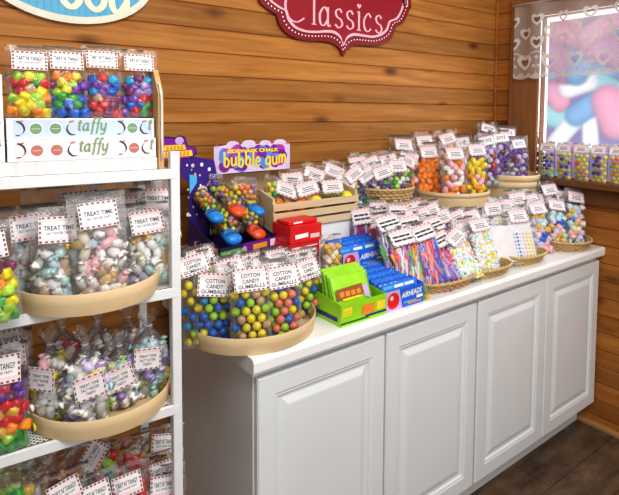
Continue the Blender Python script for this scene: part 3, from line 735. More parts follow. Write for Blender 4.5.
# ------------------------------------------------------------------ space gumball carton on its round box
bent_tray(-1.90, -.185, H+.0005, .155, .15, .172, 'tall round bentwood box hidden under the dark space gumball carton', name='bentwood_box')
t = empty('toy_carton', (-1.935, -.325, H+.177), math.radians(12), 'dark purple space themed open carton holding clear gumball toys, with header card', 'candy carton'); w, dp = .25, .165
bm = bmesh.new(); th = .002; hF, hB = .042, .115
box(bm, 0, w, 0, th, 0, hF); box(bm, 0, w, dp-th, dp, 0, hB); box(bm, th, w-th, th, dp-th, 0, th)
for x in (0, w-th): prism_x(bm, [(th, 0), (dp-th, 0), (dp-th, hB), (dp*.5, hF+.03), (th, hF)], x, x+th)
finish('carton', bm, M_blk, t)
bm = bmesh.new(); rs = random.Random(4)
quad(bm, [(0, -.0006, .002), (.10, -.0006, .002), (.085, -.0006, .03), (0, -.0006, .03)], 0); put_text(bm, 'GUMBALLS', .045, .019, .07, .009, -.001, 1); quad(bm, [(.008, -.001, .007), (.07, -.001, .007), (.07, -.001, .011), (.008, -.001, .011)], 1)
quad(bm, [(.105, -.0006, .004), (w, -.0006, .004), (w, -.0006, .040), (.095, -.0006, .040)], 2); quad(bm, [(.14, -.0009, .012), (.205, -.0009, .012), (.205, -.0009, .030), (.14, -.0009, .030)], 3); quad(bm, [(.22, -.0009, .010), (.245, -.0009, .010), (.245, -.0009, .034), (.22, -.0009, .034)], 1)
disc(bm, .10, .02, .012, -.0012, 4)
finish('printed_front', bm, [mat('label green', (.12, .45, .12), .4), M_wht, M_pur, mat('amber print', (.85, .45, .03), .4), mat('stone print', (.55, .45, .42), .5), M_lilac], t); bm = bmesh.new()
quad(bm, [(-.0004, .003, .002), (-.0004, dp-.004, .002), (-.0004, dp-.004, .060), (-.0004, .003, .040)], 6)
for i in range(22):   # pale asteroids on the left side panel
    a, z = rs.uniform(.01, dp-.015), rs.uniform(.006, .035+.0); r = rs.choice((.003, .006, .009)); n = 9
    bm.faces.new([bm.verts.new((-.0006-i*1e-6, a+r*math.cos(2*PI*k/n), z+r*.8*math.sin(2*PI*k/n)+a*.12)) for k in range(n)]).material_index = rs.choice((4, 4, 5, 3))
finish('side_print', bm, [mat('label green', (.12, .45, .12), .4), M_wht, M_pur, mat('amber print', (.85, .45, .03), .4), mat('stone print', (.55, .45, .42), .5), M_lilac, mat('indigo side print', (.05, .02, .16), .4)], t)
# back card with planets and the shaped header on top
bm = bmesh.new(); prism(bm, [(.0, .05), (w*.60, .05), (w*.52, .20), (w*.42, .305), (-.03, .335), (-.03, .26), (0, .24)], dp-.006, dp-.0035, 0)
for i in range(16):
    x, z = rs.uniform(-.02, w*.40), rs.uniform(.12, .30); disc(bm, x, z, rs.choice((.003, .004, .007)), dp-.0066-i*1e-5, rs.choice((1, 2, 3)), 10)
disc(bm, .052, .205, .022, dp-.008, 2, 14, .018); disc(bm, .062, .212, .009, dp-.0085, 4, 10); quad(bm, [(.07, dp-.008, .222), (.085, dp-.008, .240), (.088, dp-.008, .236), (.075, dp-.008, .218)], 5); quad(bm, [(0, dp-.0078, .20), (.03, dp-.0078, .235), (.03, dp-.0078, .26), (0, dp-.0078, .265)], 6)
finish('back_card', bm, [mat('indigo space print', (.06, .03, .28), .35), M_wht, mat('moon print', (.75, .62, .60), .5), M_yel, M_lilac, M_orng, M_cyan], t)
hd = Matrix.Translation((-.112, dp-.010, .322))
bm = bmesh.new(); o = [(0, 0), (.125, .0), (.142, .012), (.138, .030), (.105, .042), (.095, .068), (.075, .075), (.058, .068), (.03, .072), (0, .072)]
prism(bm, o, 0, .0025, 0); ins = [(p[0]*.93+.004, p[1]*.86+.004) for p in o]; bm.faces.new([bm.verts.new((p[0], -.0004, p[1])) for p in ins]).material_index = 4
disc(bm, .072, .057, .017, -.0007, 1, 14, .013); quad(bm, [(.012, -.0008, .027), (.098, -.0008, .027), (.092, -.0008, .044), (.016, -.0008, .044)], 3); quad(bm, [(.010, -.0009, .005), (.124, -.0009, .005), (.120, -.0009, .024), (.010, -.0009, .024)], 3)
for zz, n, x0, wd, hh in ((.035, 5, .022, .0135, .012), (.0145, 7, .016, .0138, .014)):
    for k in range(n): quad(bm, [(x0+k*wd, -.0012, zz-hh/2), (x0+k*wd+wd*.7, -.0012, zz-hh/2), (x0+k*wd+wd*.62, -.0012, zz+hh/2), (x0+k*wd+wd*.1, -.0012, zz+hh/2)], 2)
quad(bm, [(.0, -.0010, .0), (.11, -.0010, .0), (.11, -.0010, .004), (0, -.0010, .004)], 5)
finish('header_card', bm, [M_blk, M_lilac, M_orng, M_yel, M_pur, M_mag], t, mw=hd)
CLEAR = film('clear toy plastic', gloss=.8, haze=.03, bump=.15, scale=20)
def gum_toy(loc, rz, pitch, cap, label, L_=.115, r=.03):
    """clear ribbed tube of gumballs with a coloured grip"""
    M = t_world@Matrix.Translation(loc)@Matrix.Rotation(rz, 4, 'Z')@Matrix.Rotation(pitch, 4, 'X')
    o = empty('gumball_toy', label=label, cat='candy toy', group='clear gumball toys in the space carton', M=M)
    prof = [(0, .4), (.02, .8), (.06, 1)]+[(.06+.82*k/12, 1-.05*(k % 2)) for k in range(13)]+[(.94, .82), (1, .3)]
    bm = bmesh.new(); loft(bm, [[(r*f*math.cos(2*PI*k/16), -L_*s, r*f*math.sin(2*PI*k/16)) for k in range(16)] for s, f in [(1-a, b_) for a, b_ in prof]][::-1], cap0=True, cap1=True)
    finish('clear_tube', bm, CLEAR, o, True)
    bm = bmesh.new(); loft(bm, [[(r*f*math.cos(2*PI*k/16), -L_*.72-e, r*f*.62*math.sin(2*PI*k/16)-r*.75) for k in range(16)] for e, f in ((0, .3), (.004, .7), (.014, .86), (.05, .88), (.062, .7), (.068, .3))], cap0=True, cap1=True)
    finish('grip', bm, cap, o, True)
    rs = random.Random(int(loc[0]*1e4)+9); spots = []
    for k in range(int(L_/.0165)-1):
        for a in range(5):
            q = a*PI*.4+k*.8+rs.uniform(-.2, .2); spots.append(Vector((r*.6*math.cos(q), -.014-k*.0155, r*.6*math.sin(q))))
    add_fill(o, spots, 'gumball', ['yellow', 'coral', 'violet', 'lime', 'yellow', 'orange'], .0165, rs, False)
bpy.context.view_layer.update(); t_world = t.matrix_world.copy()
M_bluepl = mat('blue plastic', (.02, .28, .78), .25, coat=.3); M_redpl = mat('red orange plastic', (.85, .12, .04), .25, coat=.3)
gum_toy((.078, .150, .150), -.05, .45, M_bluepl, 'clear gumball toy with a bright blue grip, front left in the space carton', .155, .036)
gum_toy((.180, .150, .140), .08, .45, M_redpl, 'clear gumball toy with a red grip, right front in the space carton', .145, .034)
gum_toy((.035, .155, .195), -.12, .35, M_bluepl, 'clear gumball toy high at the back left of the space carton by its back card', .11, .029)
gum_toy((.120, .158, .200), .0, .35, M_redpl, 'clear gumball toy high in the middle of the space carton', .11, .030)
gum_toy((.205, .158, .185), .12, .35, M_bluepl, 'clear gumball toy high at the right end of the space carton', .10, .028)

# ------------------------------------------------------------------ bubble gum display with its sign
t = empty('gum_display', (-1.69, -.067, UZ+.0005), math.radians(-2), 'kraft display carton under a bright sidewalk chalk bubble gum sign', 'candy carton')
bm = bmesh.new(); w, dp, h = .25, .07, .10
box(bm, -w/2, w/2, -dp/2, -dp/2+.003, 0, .06); box(bm, -w/2, w/2, dp/2-.003, dp/2, 0, .19)
for x in (-w/2, w/2-.003): prism_x(bm, [(-dp/2+.003, 0), (dp/2-.003, 0), (dp/2-.003, .19), (-dp/2+.003, .06)], x, x+.003)
box(bm, -w/2+.003, w/2-.003, -dp/2+.003, dp/2-.003, 0, .003); finish('carton', bm, M_card, t)
sg = Matrix.Translation((.005, -dp/2-.012, .202)); W_, H_ = .32, .112
bm = bmesh.new(); o = [(-W_/2, 0), (W_/2, .004), (W_/2, H_*.9), (W_*.40, H_*.92)]
for k, (cx, r) in enumerate(((.115, .03), (.05, .026), (-.02, .03), (-.085, .026))):
    o += [(cx+r*math.cos(a), H_*.93+r*.55*math.sin(a)) for a in (0, .6, 1.2, 1.9, 2.5, PI)]
o += [(-W_*.42, H_*.9), (-W_/2, H_*.88)]
prism(bm, o, 0, .003, 0)
rs = random.Random(3); cl_ = [1, 2, 3, 1, 1, 3]
for i in range(60):
    x, z = rs.uniform(-.125, .125), rs.uniform(.024, .085); disc(bm, x, z, rs.uniform(.016, .026), -.0004-i*1e-5, cl_[i % 6], 14)
for i in range(18): # brick lines of the chalk wall
    zz = .006+.0075*(i % 14); quad(bm, [(W_*.44, -.0003, zz), (W_*.49, -.0003, zz), (W_*.49, -.0003, zz+.0012), (W_*.44, -.0003, zz+.0012)], 4)
    quad(bm, [(-W_*.49, -.0003, zz), (-W_*.44, -.0003, zz), (-W_*.44, -.0003, zz+.0012), (-W_*.49, -.0003, zz+.0012)], 4)
put_text(bm, 'SIDEWALK CHALK', 0, H_*.72, W_*.68, H_*.13, -.0014, 5, bold=.06)
pen(bm, 'bubble gum', -W_*.385, H_*.22,   .033, -.0016, .005, .0085, 0, 5, spacing=1.13, bounce=.10)
finish('header_sign', bm, [mat('pale lilac print', (.72, .62, .82), .45), M_pur, M_mag, mat('azure print', (.12, .30, .85), .4), M_lilac, M_yel], t, mw=sg)
for u, v, y, lb in ((244, 186, -.185, 'clear pouch of mixed gumballs standing under the bubble gum sign'), (271, 184, -.175, 'narrow clear pouch of green gumballs under the right end of the bubble gum sign'), (216, 184, -.17, 'clear gumball pouch under the left end of the bubble gum sign')):
    bag(u, v, y, UZ, lb, lean=3, w=.095 if u == 244 else .05, t=.035, style='none', fill='gumball', cols=['yellow', 'violet', 'coral', 'pink', 'orange', 'lime'] if u == 244 else ['green', 'yellow', 'lime', 'blue'], d=.021, top=.86, th=.05, head=.01, name='gumball_bag', cat='bag of gumballs', yaw=-8)

# ------------------------------------------------------------------ slatted crate
t = empty('slatted_crate', (-1.485, -.175, UZ+.0005), math.radians(0), 'pale slatted wooden crate of bagged round sweets between the gum sign and a wicker basket', 'crate'); w, dp, h = .405, .14, .105
for z in (.004, .038, .072):
    for y in (-dp/2-.006, dp/2): bm = bmesh.new(); box(bm, -w/2, w/2, y, y+.006, z, z+.026, bev=.001); finish('slat', bm, M_crate, t)
for x in (-w/2+.001, w/2-.011): bm = bmesh.new(); prism_x(bm, [(-dp/2+.001, 0), (dp/2-.001, 0), (dp/2-.001, h+.028), (dp/2-.05, h+.034), (-dp/2+.001, h+.012)], x, x+.01); finish('end_board', bm, M_crate, t)
bm = bmesh.new(); box(bm, -w/2+.012, w/2-.012, -dp/2+.001, dp/2-.001, 0, .003); finish('bottom', bm, M_crate, t)
CR = dict(zb=UZ+.05, tw=.088, th=.055, w=.10, t=.05, name='sweet_bag', cat='bag of sweets', fill='gumball', d=.048, layers=1, group='tagged bags in the slatted crate')
for u, v, y, r, cols, lb in ((306, 188, -.20, 14, ['orange'], 'bag of orange balls with a tag tilted upward, front left of the slatted crate'), (331, 186, -.20, 2, ['darkgreen', 'darkgreen', 'yellow'], 'bag of dark green sweets with a level tag, front right of the slatted crate'),
                             (285, 189, -.165, -22, ['orange', 'gold'], 'bag with a drooping tag at the left end of the slatted crate'), (345, 181, -.15, -38, ['yellow'], 'bag of yellow balls with a steep tag by the right end board of the crate'),
                             (333, 171, -.12, -24, ['yellow'], 'bag at the back of the slatted crate whose tag tips down to the right'), (313, 174, -.12, -22, ['coral'], 'bag at the back middle of the slatted crate with a tilted tag'), (291, 179, -.12, 4, ['cream'], 'bag at the back left of the slatted crate with a level tag')):
    bag(u, v, y, label=lb, roll=r, cols=cols, lean=5, top=.45, **CR)
for i, (u, v, c, lb) in enumerate(((288, 207, 'orange', 'orange candy ball at the left end of the slatted crate'), (300, 206, 'orange', 'orange candy ball beside the yellow one in the crate'), (315.5, 202, 'yellow', 'yellow candy ball in the middle of the slatted crate'), (346, 197, 'yellow', 'yellow candy ball at the right end of the slatted crate'))):
    p = on(u, v, 1, -.222); bm = bmesh.new(); bmesh.ops.create_uvsphere(bm, u_segments=20, v_segments=14, radius=.026 if c == 'yellow' else .021); o = finish('candy_ball', bm, candy(c), None, True); o.location = p; tag(o, lb, 'candy ball', 'big candy balls in the slatted crate')
# ------------------------------------------------------------------ wicker basket behind
wicker(-1.06, -.185, UZ+.0005, .125, .105, .10, 'honey coloured wicker basket between the slatted crate and the orange candy tray', rows=8, flare=.022)
WB = dict(tray=(-1.06, -.185, .108, .088), zb=UZ+.03, tw=.084, th=.056, w=.085, t=.04, name='sweet_bag', fill='wrapped_sweet', d=.024, layers=1, group='tagged bags in the honey wicker basket', cols=['green', 'white', 'purple', 'lime', 'white'])
for u, v, y, r, lb in ((396, 166, -.245, 3, 'green and white sweet bag with level tag, right front of the honey wicker basket'), (381, 172, -.24, 18, 'bag with a slightly tilted tag in the middle front of the honey wicker basket'), (365, 174.5, -.23, 32, 'bag with a steeply tilted tag, left front of the honey wicker basket'),
                       (353, 174, -.17, 36, 'bag leaning over the left rim of the honey wicker basket by the crate'), (369.5, 163.5, -.15, 20, 'bag in the back row of the honey wicker basket, left of centre'), (387, 160.5, -.14, 10, 'bag in the back row of the honey wicker basket, centre'),
                       (406, 160, -.15, -28, 'bag at the right rim of the honey wicker basket, tag tipped toward the orange sweets'), (357, 163, -.12, 6, 'hindmost bag of the honey wicker basket, against the board wall')):
    bag(u, v, y, label=lb, roll=r, lean=6, top=.55, **WB)
# ------------------------------------------------------------------ orange gummies tray, tall round box
bent_tray(-.66, -.225, UZ+.0005, .176, .165, .068, 'pale round bentwood tray of orange and pink sweets', bands=1)
OG = dict(lim=.80, tray=(-.66, -.225, .168, .157), zb=UZ+.006, tw=.084, th=.06, w=.125, t=.06, name='gummy_bag', fill='gummy_slice', d=.036, group='gummy bags in the round tray', indiv=True, style='faint')
bag(427, 152, -.335, label='clear bag packed with orange gummy slices, front left of the round tray', cols=['orange'], lean=5, roll=3, top=.66, **{**OG, 'w': .135})
bag(453, 153.5, -.335, label='bag of pale pink and white gummy slices in the round tray beside the orange bag', cols=['pink', 'white', 'pink', 'orange'], lean=5, roll=2, top=.62, **OG)
bag(475, 150, -.30, label='clear bag of yellow and pink gummy slices, right end of the round tray', cols=['yellow', 'pink', 'orange', 'yellow'], lean=6, roll=3, top=.66, **{**OG, 'w': .11, 'lim': 1.15})
for u, v, y, r, lb in ((408, 157, -.20, -25, 'gummy bag at the left rim of the round tray with a steeply tipped tag'), (402, 145, -.13, -4, 'gummy bag at the back left of the round tray against the wall'), (423, 141.5, -.12, 3, 'gummy bag at the back of the round tray, behind the orange bag'), (446, 139, -.13, 16, 'gummy bag at the back of the round tray with a tilted grey tag'), (461, 143, -.20, 8, 'gummy bag at the back right of the round tray beside the purple sweets')):
    bag(u, v, y, label=lb, roll=r, lean=8, top=.6, **{**OG, 'indiv': False, 'layers': 1, 'cols': ['orange', 'pink', 'orange', 'tan']})
p = on(458, 190, 1, -.365); bm = bmesh.new()
for k in range(4): lathe_x(bm, [(-.02, .003), (-.018, .006), (.018, .006), (.02, .003)], 8)
bm.free()
bent_tray(-.172, -.215, UZ+.0005, .150, .150, .112, 'tall round bentwood box with a stepped rim holding purple wrapped sweets by the window', bands=2, flare=.004, name='bentwood_box')
ZO = dict(tray=(-.172, -.215, .142, .142), zb=UZ+.055, tw=.082, th=.05, w=.115, t=.05, style='zotz', name='sweet_bag', fill='wrapped_sweet', d=.032, cols=['purple', 'violet', 'lilac', 'plum', 'purple', 'red', 'silver'], group='zotz bags in the tall round box', top=.66)
for u, v, y, r, ind, lb in ((499, 138, -.30, 8, 1, 'purple sweet bag with a large zotz tag, centre front of the tall round box'), (517, 144, -.305, 5, 1, 'purple sweet bag with a small low zotz tag in the tall round box'), (485, 141, -.235, 12, 1, 'purple sweet bag with a zotz tag at the left rim of the tall round box'), (531, 140, -.285, 0, 1, 'purple sweet bag at the right rim of the tall round box by the sill'),
                            (506, 133, -.20, -6, 0, 'purple sweet bag in the middle of the tall round box with a plain tag'), (487, 129, -.13, -18, 0, 'purple sweet bag at the back left of the tall round box, tag tipped'), (524, 133, -.16, 6, 0, 'purple sweet bag at the back right of the tall round box by the window frame')):
    bag(u, v, y, label=lb, roll=r, lean=6, indiv=bool(ind), layers=2 if ind else 1, **{**ZO, 'tw': .07 if u in (517, 531) else .082})
# ------------------------------------------------------------------ front baskets along the worktop
TA = dict(style='boldlines', tw=.092, th=.064, w=.105, t=.035, name='sweet_bag', group='lollipop bags around the low front basket')
wicker(-1.115, -.535, H+.0005, .15, .085, .034, 'low wicker basket of lollipop bags beside the front blue carton', rows=4, flare=.02, squ=2.6, m=M_wick)
def ta(u, v, y, z, r, lean, lb, ind=False, cols=('red', 'purple', 'violet', 'blue', 'coral'), **k): bag(u, v, y, z, lb, lean=lean, roll=r, cols=list(cols), fill='candy_stick', d=.019, indiv=ind, layers=1, top=.7, **{**TA, **k})
ta(400.5, 238.5, -.585, H+.012, 12, 30, 'lollipop bag with orange red sweets under its tag, front left of the low basket', True, ('orange', 'red', 'green', 'silver', 'purple'))
ta(422, 233.5, -.575, H+.012, 18, 30, 'lollipop bag of red and purple sticks under its tag, front right of the low basket', True)
ta(440, 240, -.56, H+.012, 25, 32, 'lollipop bag of violet sticks at the right end of the low wicker basket', True, ('violet', 'purple', 'silver', 'red'), w=.085, tw=.075)
ta(387, 224, -.53, H+.04, 14, 30, 'lollipop bag with a large bold tag, second row above the low wicker basket', False, ('silver', 'green', 'purple'))
ta(409, 224.5, -.52, H+.04, 10, 30, 'lollipop bag in the second row of the low wicker basket, centre', False)
ta(432, 226, -.50, H+.04, 18, 30, 'lollipop bag in the second row of the low wicker basket, right side')
for i, (u, v, y, r, lb) in enumerate(((360, 216, -.275, 6, 'lollipop bag on the low step behind the rear blue carton, leftmost of its row'), (378, 209.5, -.262, 2, 'lollipop bag leaning below the honey wicker basket'), (373.5, 219, -.285, 14, 'lollipop bag on the low step, its tag behind the large bold tag'), (397, 212.5, -.36, -2, 'lollipop bag on the low step with a level tag, third row centre'),
                                      (405, 219, -.41, 10, 'lollipop bag on the low step, second tag above the row of sticks'), (412, 209.5, -.31, 10, 'lollipop bag at the back of the low step below the orange tray, left'), (421, 216, -.39, 16, 'lollipop bag on the low step toward the sugar sweets'), (430, 211, -.34, 18, 'lollipop bag on the low step below the orange tray, centre'),
                                      (441, 217.5, -.39, 16, 'lollipop bag on the low step nearest the sugar sweets, third row'), (443, 209.5, -.31, 14, 'lollipop bag at the back of the low step below the orange tray, right'))):
    ta(u, v, y, LZ+.001, r, 6 if i < 3 else 22 if y < -.37 else 12, lb, cols=('purple', 'red', 'silver'), style='boldlines' if i in (0, 1, 3) else 'faint', tw=.08, w=.09)
# B pastel sugar sweets
wicker(-.855, -.54, H+.0005, .125, .08, .034, 'woven grass basket of pastel sugar sweets in the middle of the worktop front', rows=4, flare=.02, squ=2.6, m=M_grasswick)
TB = dict(style='faint', tw=.084, th=.06, w=.105, t=.03, name='sweet_bag', fill='candy_chunk', d=.013, cols=['white', 'white', 'cream', 'yellow', 'pink', 'ice', 'white', 'mint'], group='pastel sugar sweet bags', top=.85, layers=1)
bag(454, 238, -.595, H+.012, 'pastel sweet bag with a diamond tilted tag, front left of the grass basket', lean=32, roll=40, **TB)
bag(478, 226, -.585, H+.012, 'pastel sweet bag with an upright tag, front right of the grass basket', lean=30, roll=10, **TB)
for u, v, y, r, lb in ((463, 229, -.49, 22, 'pastel sweet bag in the second row of the grass basket, left'), (470, 217.5, -.44, 14, 'pastel sweet bag on the low step behind the grass basket, left'), (456, 218, -.42, 22, 'pastel sweet bag on the low step beside the lollipop bags'), (483, 211, -.36, 8, 'pastel sweet bag on the low step under the tall round box'), (461, 210, -.33, 16, 'pastel sweet bag at the back of the low step under the orange tray')):
    bag(u, v, y, H+.04 if y < -.46 else LZ+.001, lb, lean=24, roll=r, **{**TB, 'w': .095})
# C candy button sheets
wicker(-.565, -.535, H+.0005, .125, .075, .036, 'woven grass basket with candy button sheets toward the window end', rows=4, flare=.02, squ=2.6, m=M_grasswick)
def sheet(o, w, h, t_, tp, rs, plain=False):
    for k, x in enumerate((-.012,)):
        bm = bmesh.new(); prism(bm, [(-w*.40, .012), (w*.40, .012), (w*.40, h*.80), (-w*.40, h*.80)], -.004, -.0035, 0)
        cs = [1, 1, 2, 3, 4, 4]
        for i in range(6):
            for j in range(0 if plain else 7):
                cx, cz = -w*.28+i*w*.118, .022+j*.016; r = .0052; y = -.0042
                top = bm.verts.new((cx, y-.003, cz)); ring = [bm.verts.new((cx+r*math.cos(q*PI/3), y, cz+r*math.sin(q*PI/3))) for q in range(6)]
                for q in range(6): bm.faces.new((ring[q], top, ring[(q+1) % 6])).material_index = cs[i]
        ob = finish('button_sheet', bm, [M_pap, candy('blue'), candy('ice'), candy('pink'), candy('yellow')], o)
TC = dict(style='faint', tw=.088, th=.064, w=.125, t=.018, name='candy_button_bag', cat='bag of candy buttons', fill=None, group='candy button bags', top=.9)
bag(517, 216.5, -.58, H+.012, 'candy button bag showing rows of blue dots on white paper, front of its grass basket', lean=26, roll=4, extra=sheet, **TC)
bag(499, 224, -.57, H+.012, 'plain white paper candy button bag left of the dotted sheet', lean=28, roll=6, extra=lambda *a: sheet(*a, plain=True), **{**TC, 'style': 'none', 'th': .03})
bag(504, 206.5, -.49, H+.03, 'candy button bag in the second row with its tag above the white paper', lean=22, roll=4, extra=sheet, **TC)
bag(517, 199, -.42, H+.03, 'candy button bag in the back row, tag below the tall round box', lean=18, roll=8, extra=sheet, **TC)
bag(492, 209, -.44, LZ+.001, 'candy button bag in the back row beside the pastel sweet bags', lean=18, roll=6, extra=sheet, **TC)
# D round basket of wrapped pastel sweets
wicker(-.165, -.502, H+.0005, .132, .13, .04, 'round honey wicker tray of pastel sweet bags at the window end of the worktop', rows=5, flare=.02, stakes=30)
TD = dict(lim=1.35, tray=(-.165, -.502, .112, .11), style='faint', tw=.08, th=.06, w=.10, t=.045, name='sweet_bag', fill='candy_chunk', d=.03, cols=['ice', 'cream', 'pink', 'lilac', 'mint', 'gold', 'blue'], group='pastel sweet bags in the round wicker tray', top=.8, layers=1)
for u, v, y, r, ln, lb in ((574, 197.5, -.575, -10, 16, 'pastel sweet bag with a gold piece inside, right end of the round wicker tray'), (555, 206, -.555, -10, 24, 'pastel sweet bag in front of the round wicker tray, tag tilted down'), (536, 209, -.54, 8, 22, 'pastel sweet bag at the left front of the round wicker tray'), (545.5, 199, -.49, 6, 22, 'pastel sweet bag in the middle of the round wicker tray'),
                           (530, 200.5, -.45, 14, 18, 'pastel sweet bag at the back left of the round wicker tray'), (561, 196.5, -.52, -6, 18, 'pastel sweet bag at the back of the round wicker tray, next to the gold one'), (548, 190, -.47, 8, 14, 'hindmost pastel sweet bag of the round wicker tray, below the window sill')):
    bag(u, v, y, H+.008, lb, lean=ln, roll=r, indiv=(u in (574, 555)), **({**TD, 'tray': None} if u in (574, 555, 561, 548) else TD))
# ------------------------------------------------------------------ gumball bags on the window sill
for i, (yc, cols, lb) in enumerate(((-.352, ['purple', 'violet', 'lime', 'blue'], 'purple and green gumball bag on the window sill, first from the room corner'), (-.441, ['yellow', 'lime', 'blue', 'purple', 'yellow'], 'mixed gumball bag on the window sill, second from the room corner'), (-.527, ['yellow', 'coral', 'yellow', 'lime'], 'yellow and coral gumball bag on the window sill, third from the room corner'), (-.611, ['yellow', 'lime', 'purple', 'yellow'], 'yellow and purple gumball bag on the window sill, fourth from the room corner'), (-.693, ['yellow', 'coral', 'lime', 'gold'], 'yellow gumball bag on the window sill, cut by the photo edge'), (-.775, ['blue', 'yellow'], 'gumball bag on the window sill beyond the photo edge'))):
    q = CAM; yc -= .018; T = Vector((-.072, yc, 1.40)); d_ = T-CAM; fz = d_.dot(Fw); u = 309.5+F*d_.dot(Rt)/fz; v = PY-F*d_.dot(Up)/fz
    if i < 5: bag(u, v, yc, WIN['z0']+.0005, lb, lean=0, yaw=-90, roll=0, xplane=-.052, w=.078, t=.036, style='faint', tw=.07, th=.046, fill='gumball', d=.0215, cols=cols, top=.74, indiv=True, layers=1, head=.006, name='gumball_bag', cat='bag of gumballs', group='gumball bags on the window sill')

# ------------------------------------------------------------------ metal shelf stand
SX, SY, SR = -2.214, -.64, math.radians(-4.5)
SM = Matrix.Translation((SX, SY, 0))@Matrix.Rotation(SR, 4, 'Z')
st = empty('shelf_stand', label='white metal shelf stand loaded with taffy bags at the left', cat='shelf stand', M=SM)
SW, SD = .68, .30
for x in (-SW, .0):
    for y in (.0, SD): bm = bmesh.new(); box(bm, x-.011, x+.011, y-.011, y+.011, 0, 1.478, bev=.003); finish('post', bm, M_metal, st)
# perforated deck
m = bpy.data.materials.new('perforated white steel'); nt, N, L = nodes(m); b = N['Principled BSDF']; b.inputs['Roughness'].default_value = .4
tc = N.new('ShaderNodeTexCoord'); mp = N.new('ShaderNodeMapping'); mp.inputs['Rotation'].default_value = (0, 0, PI/4); mp.inputs['Scale'].default_value = (125,)*3; L.new(tc.outputs['Object'], mp.inputs[0])
fr_ = N.new('ShaderNodeVectorMath'); fr_.operation = 'FRACTION'; L.new(mp.outputs[0], fr_.inputs[0]); sb = N.new('ShaderNodeVectorMath'); sb.operation = 'SUBTRACT'; sb.inputs[1].default_value = (.5, .5, 0); L.new(fr_.outputs[0], sb.inputs[0])
ml = N.new('ShaderNodeVectorMath'); ml.operation = 'MULTIPLY'; ml.inputs[1].default_value = (1, 1, 0); L.new(sb.outputs[0], ml.inputs[0]); ln = N.new('ShaderNodeVectorMath'); ln.operation = 'LENGTH'; L.new(ml.outputs[0], ln.inputs[0])
lt = N.new('ShaderNodeMath'); lt.operation = 'LESS_THAN'; lt.inputs[1].default_value = .30; L.new(ln.outputs['Value'], lt.inputs[0])
mx = N.new('ShaderNodeMix'); mx.data_type = 'RGBA'; mx.inputs['A'].default_value = (.84, .85, .86, 1); mx.inputs['B'].default_value = (.05, .045, .04, 1); L.new(lt.outputs[0], mx.inputs['Factor']); L.new(mx.outputs['Result'], b.inputs['Base Color'])
MATS['perf'] = m
for z in (1.414, 1.136, .855, .575, .29):
    bm = bmesh.new(); quad(bm, [(-SW+.012, .004, z+.022), (-.004, .004, z+.022), (-.004, SD-.004, z+.022), (-SW+.012, SD-.004, z+.022)], 1)
    lip = [(.003, z+.021), (-.006, z+.024), (-.0115, z+.022), (-.012, z+.002), (-.009, z), (.003, z+.004)]
    loft(bm, [[(x, a, c) for a, c in lip] for x in (-SW, .004)], 0, cap0=True, cap1=True)
    for x in (-.010, -SW+.006): box(bm, x, x+.006, .0045, SD-.002, z+.002, z+.0215, 0)
    box(bm, -SW, 0, SD-.004, SD+.002, z+.004, z+.024, 0)
    finish('shelf', bm, [M_metal, MATS['perf']], st)
bm = bmesh.new()
for a, b_ in (((-SW, 1.16), (-.0, 1.41)), ((-SW, 1.41), (0, 1.16)), ((-SW, .6), (0, .85)), ((-SW, .85), (0, .6))): tube(bm, [(a[0], SD+.006, a[1]), (b_[0], SD+.006, b_[1])], .004, 6)
finish('cross_brace', bm, M_metal, st)
SZ = [1.414+.0225, 1.136+.0225, .855+.0225, .575+.0225]
def sp(x, y, z): return SM@Vector((x, y, z))
# wooden rack with taffy boxes
t = empty('display_rack', label='whitewashed board rack with a tan end board on the top shelf', cat='rack', M=SM@Matrix.Translation((0, 0, SZ[0])))
bm = bmesh.new(); box(bm, -.56, -.032, .02, .20, 0, .028, bev=.001); finish('base_board', bm, M_wash, t)
bm = bmesh.new(); prism_x(bm, [(.012, 0), (.20, 0), (.20, .23), (.05, .23), (.012, .175)], -.031, -.019); finish('end_board', bm, M_rack, t)
bm = bmesh.new(); tube(bm, [(-.025, .012, .02)]+[(-.025, .006, .05+.12*k/5) for k in range(6)]+[(-.025, .02, .195), (-.025, .05, .205)], .0022, 6); finish('wire_hook', bm, M_metal, t, True)
M_pinkbox = mat('pale pink taffy box', (.88, .74, .76), .45, vary=.03); M_bluebox = mat('pale blue taffy box', (.58, .66, .82), .45, vary=.03); M_tin = mat('box white', (.88, .88, .90), .45, vary=.02); M_redw = mat('taffy script red', (.55, .20, .16), .5); M_grnw = mat('taffy script green', (.22, .36, .20), .5)
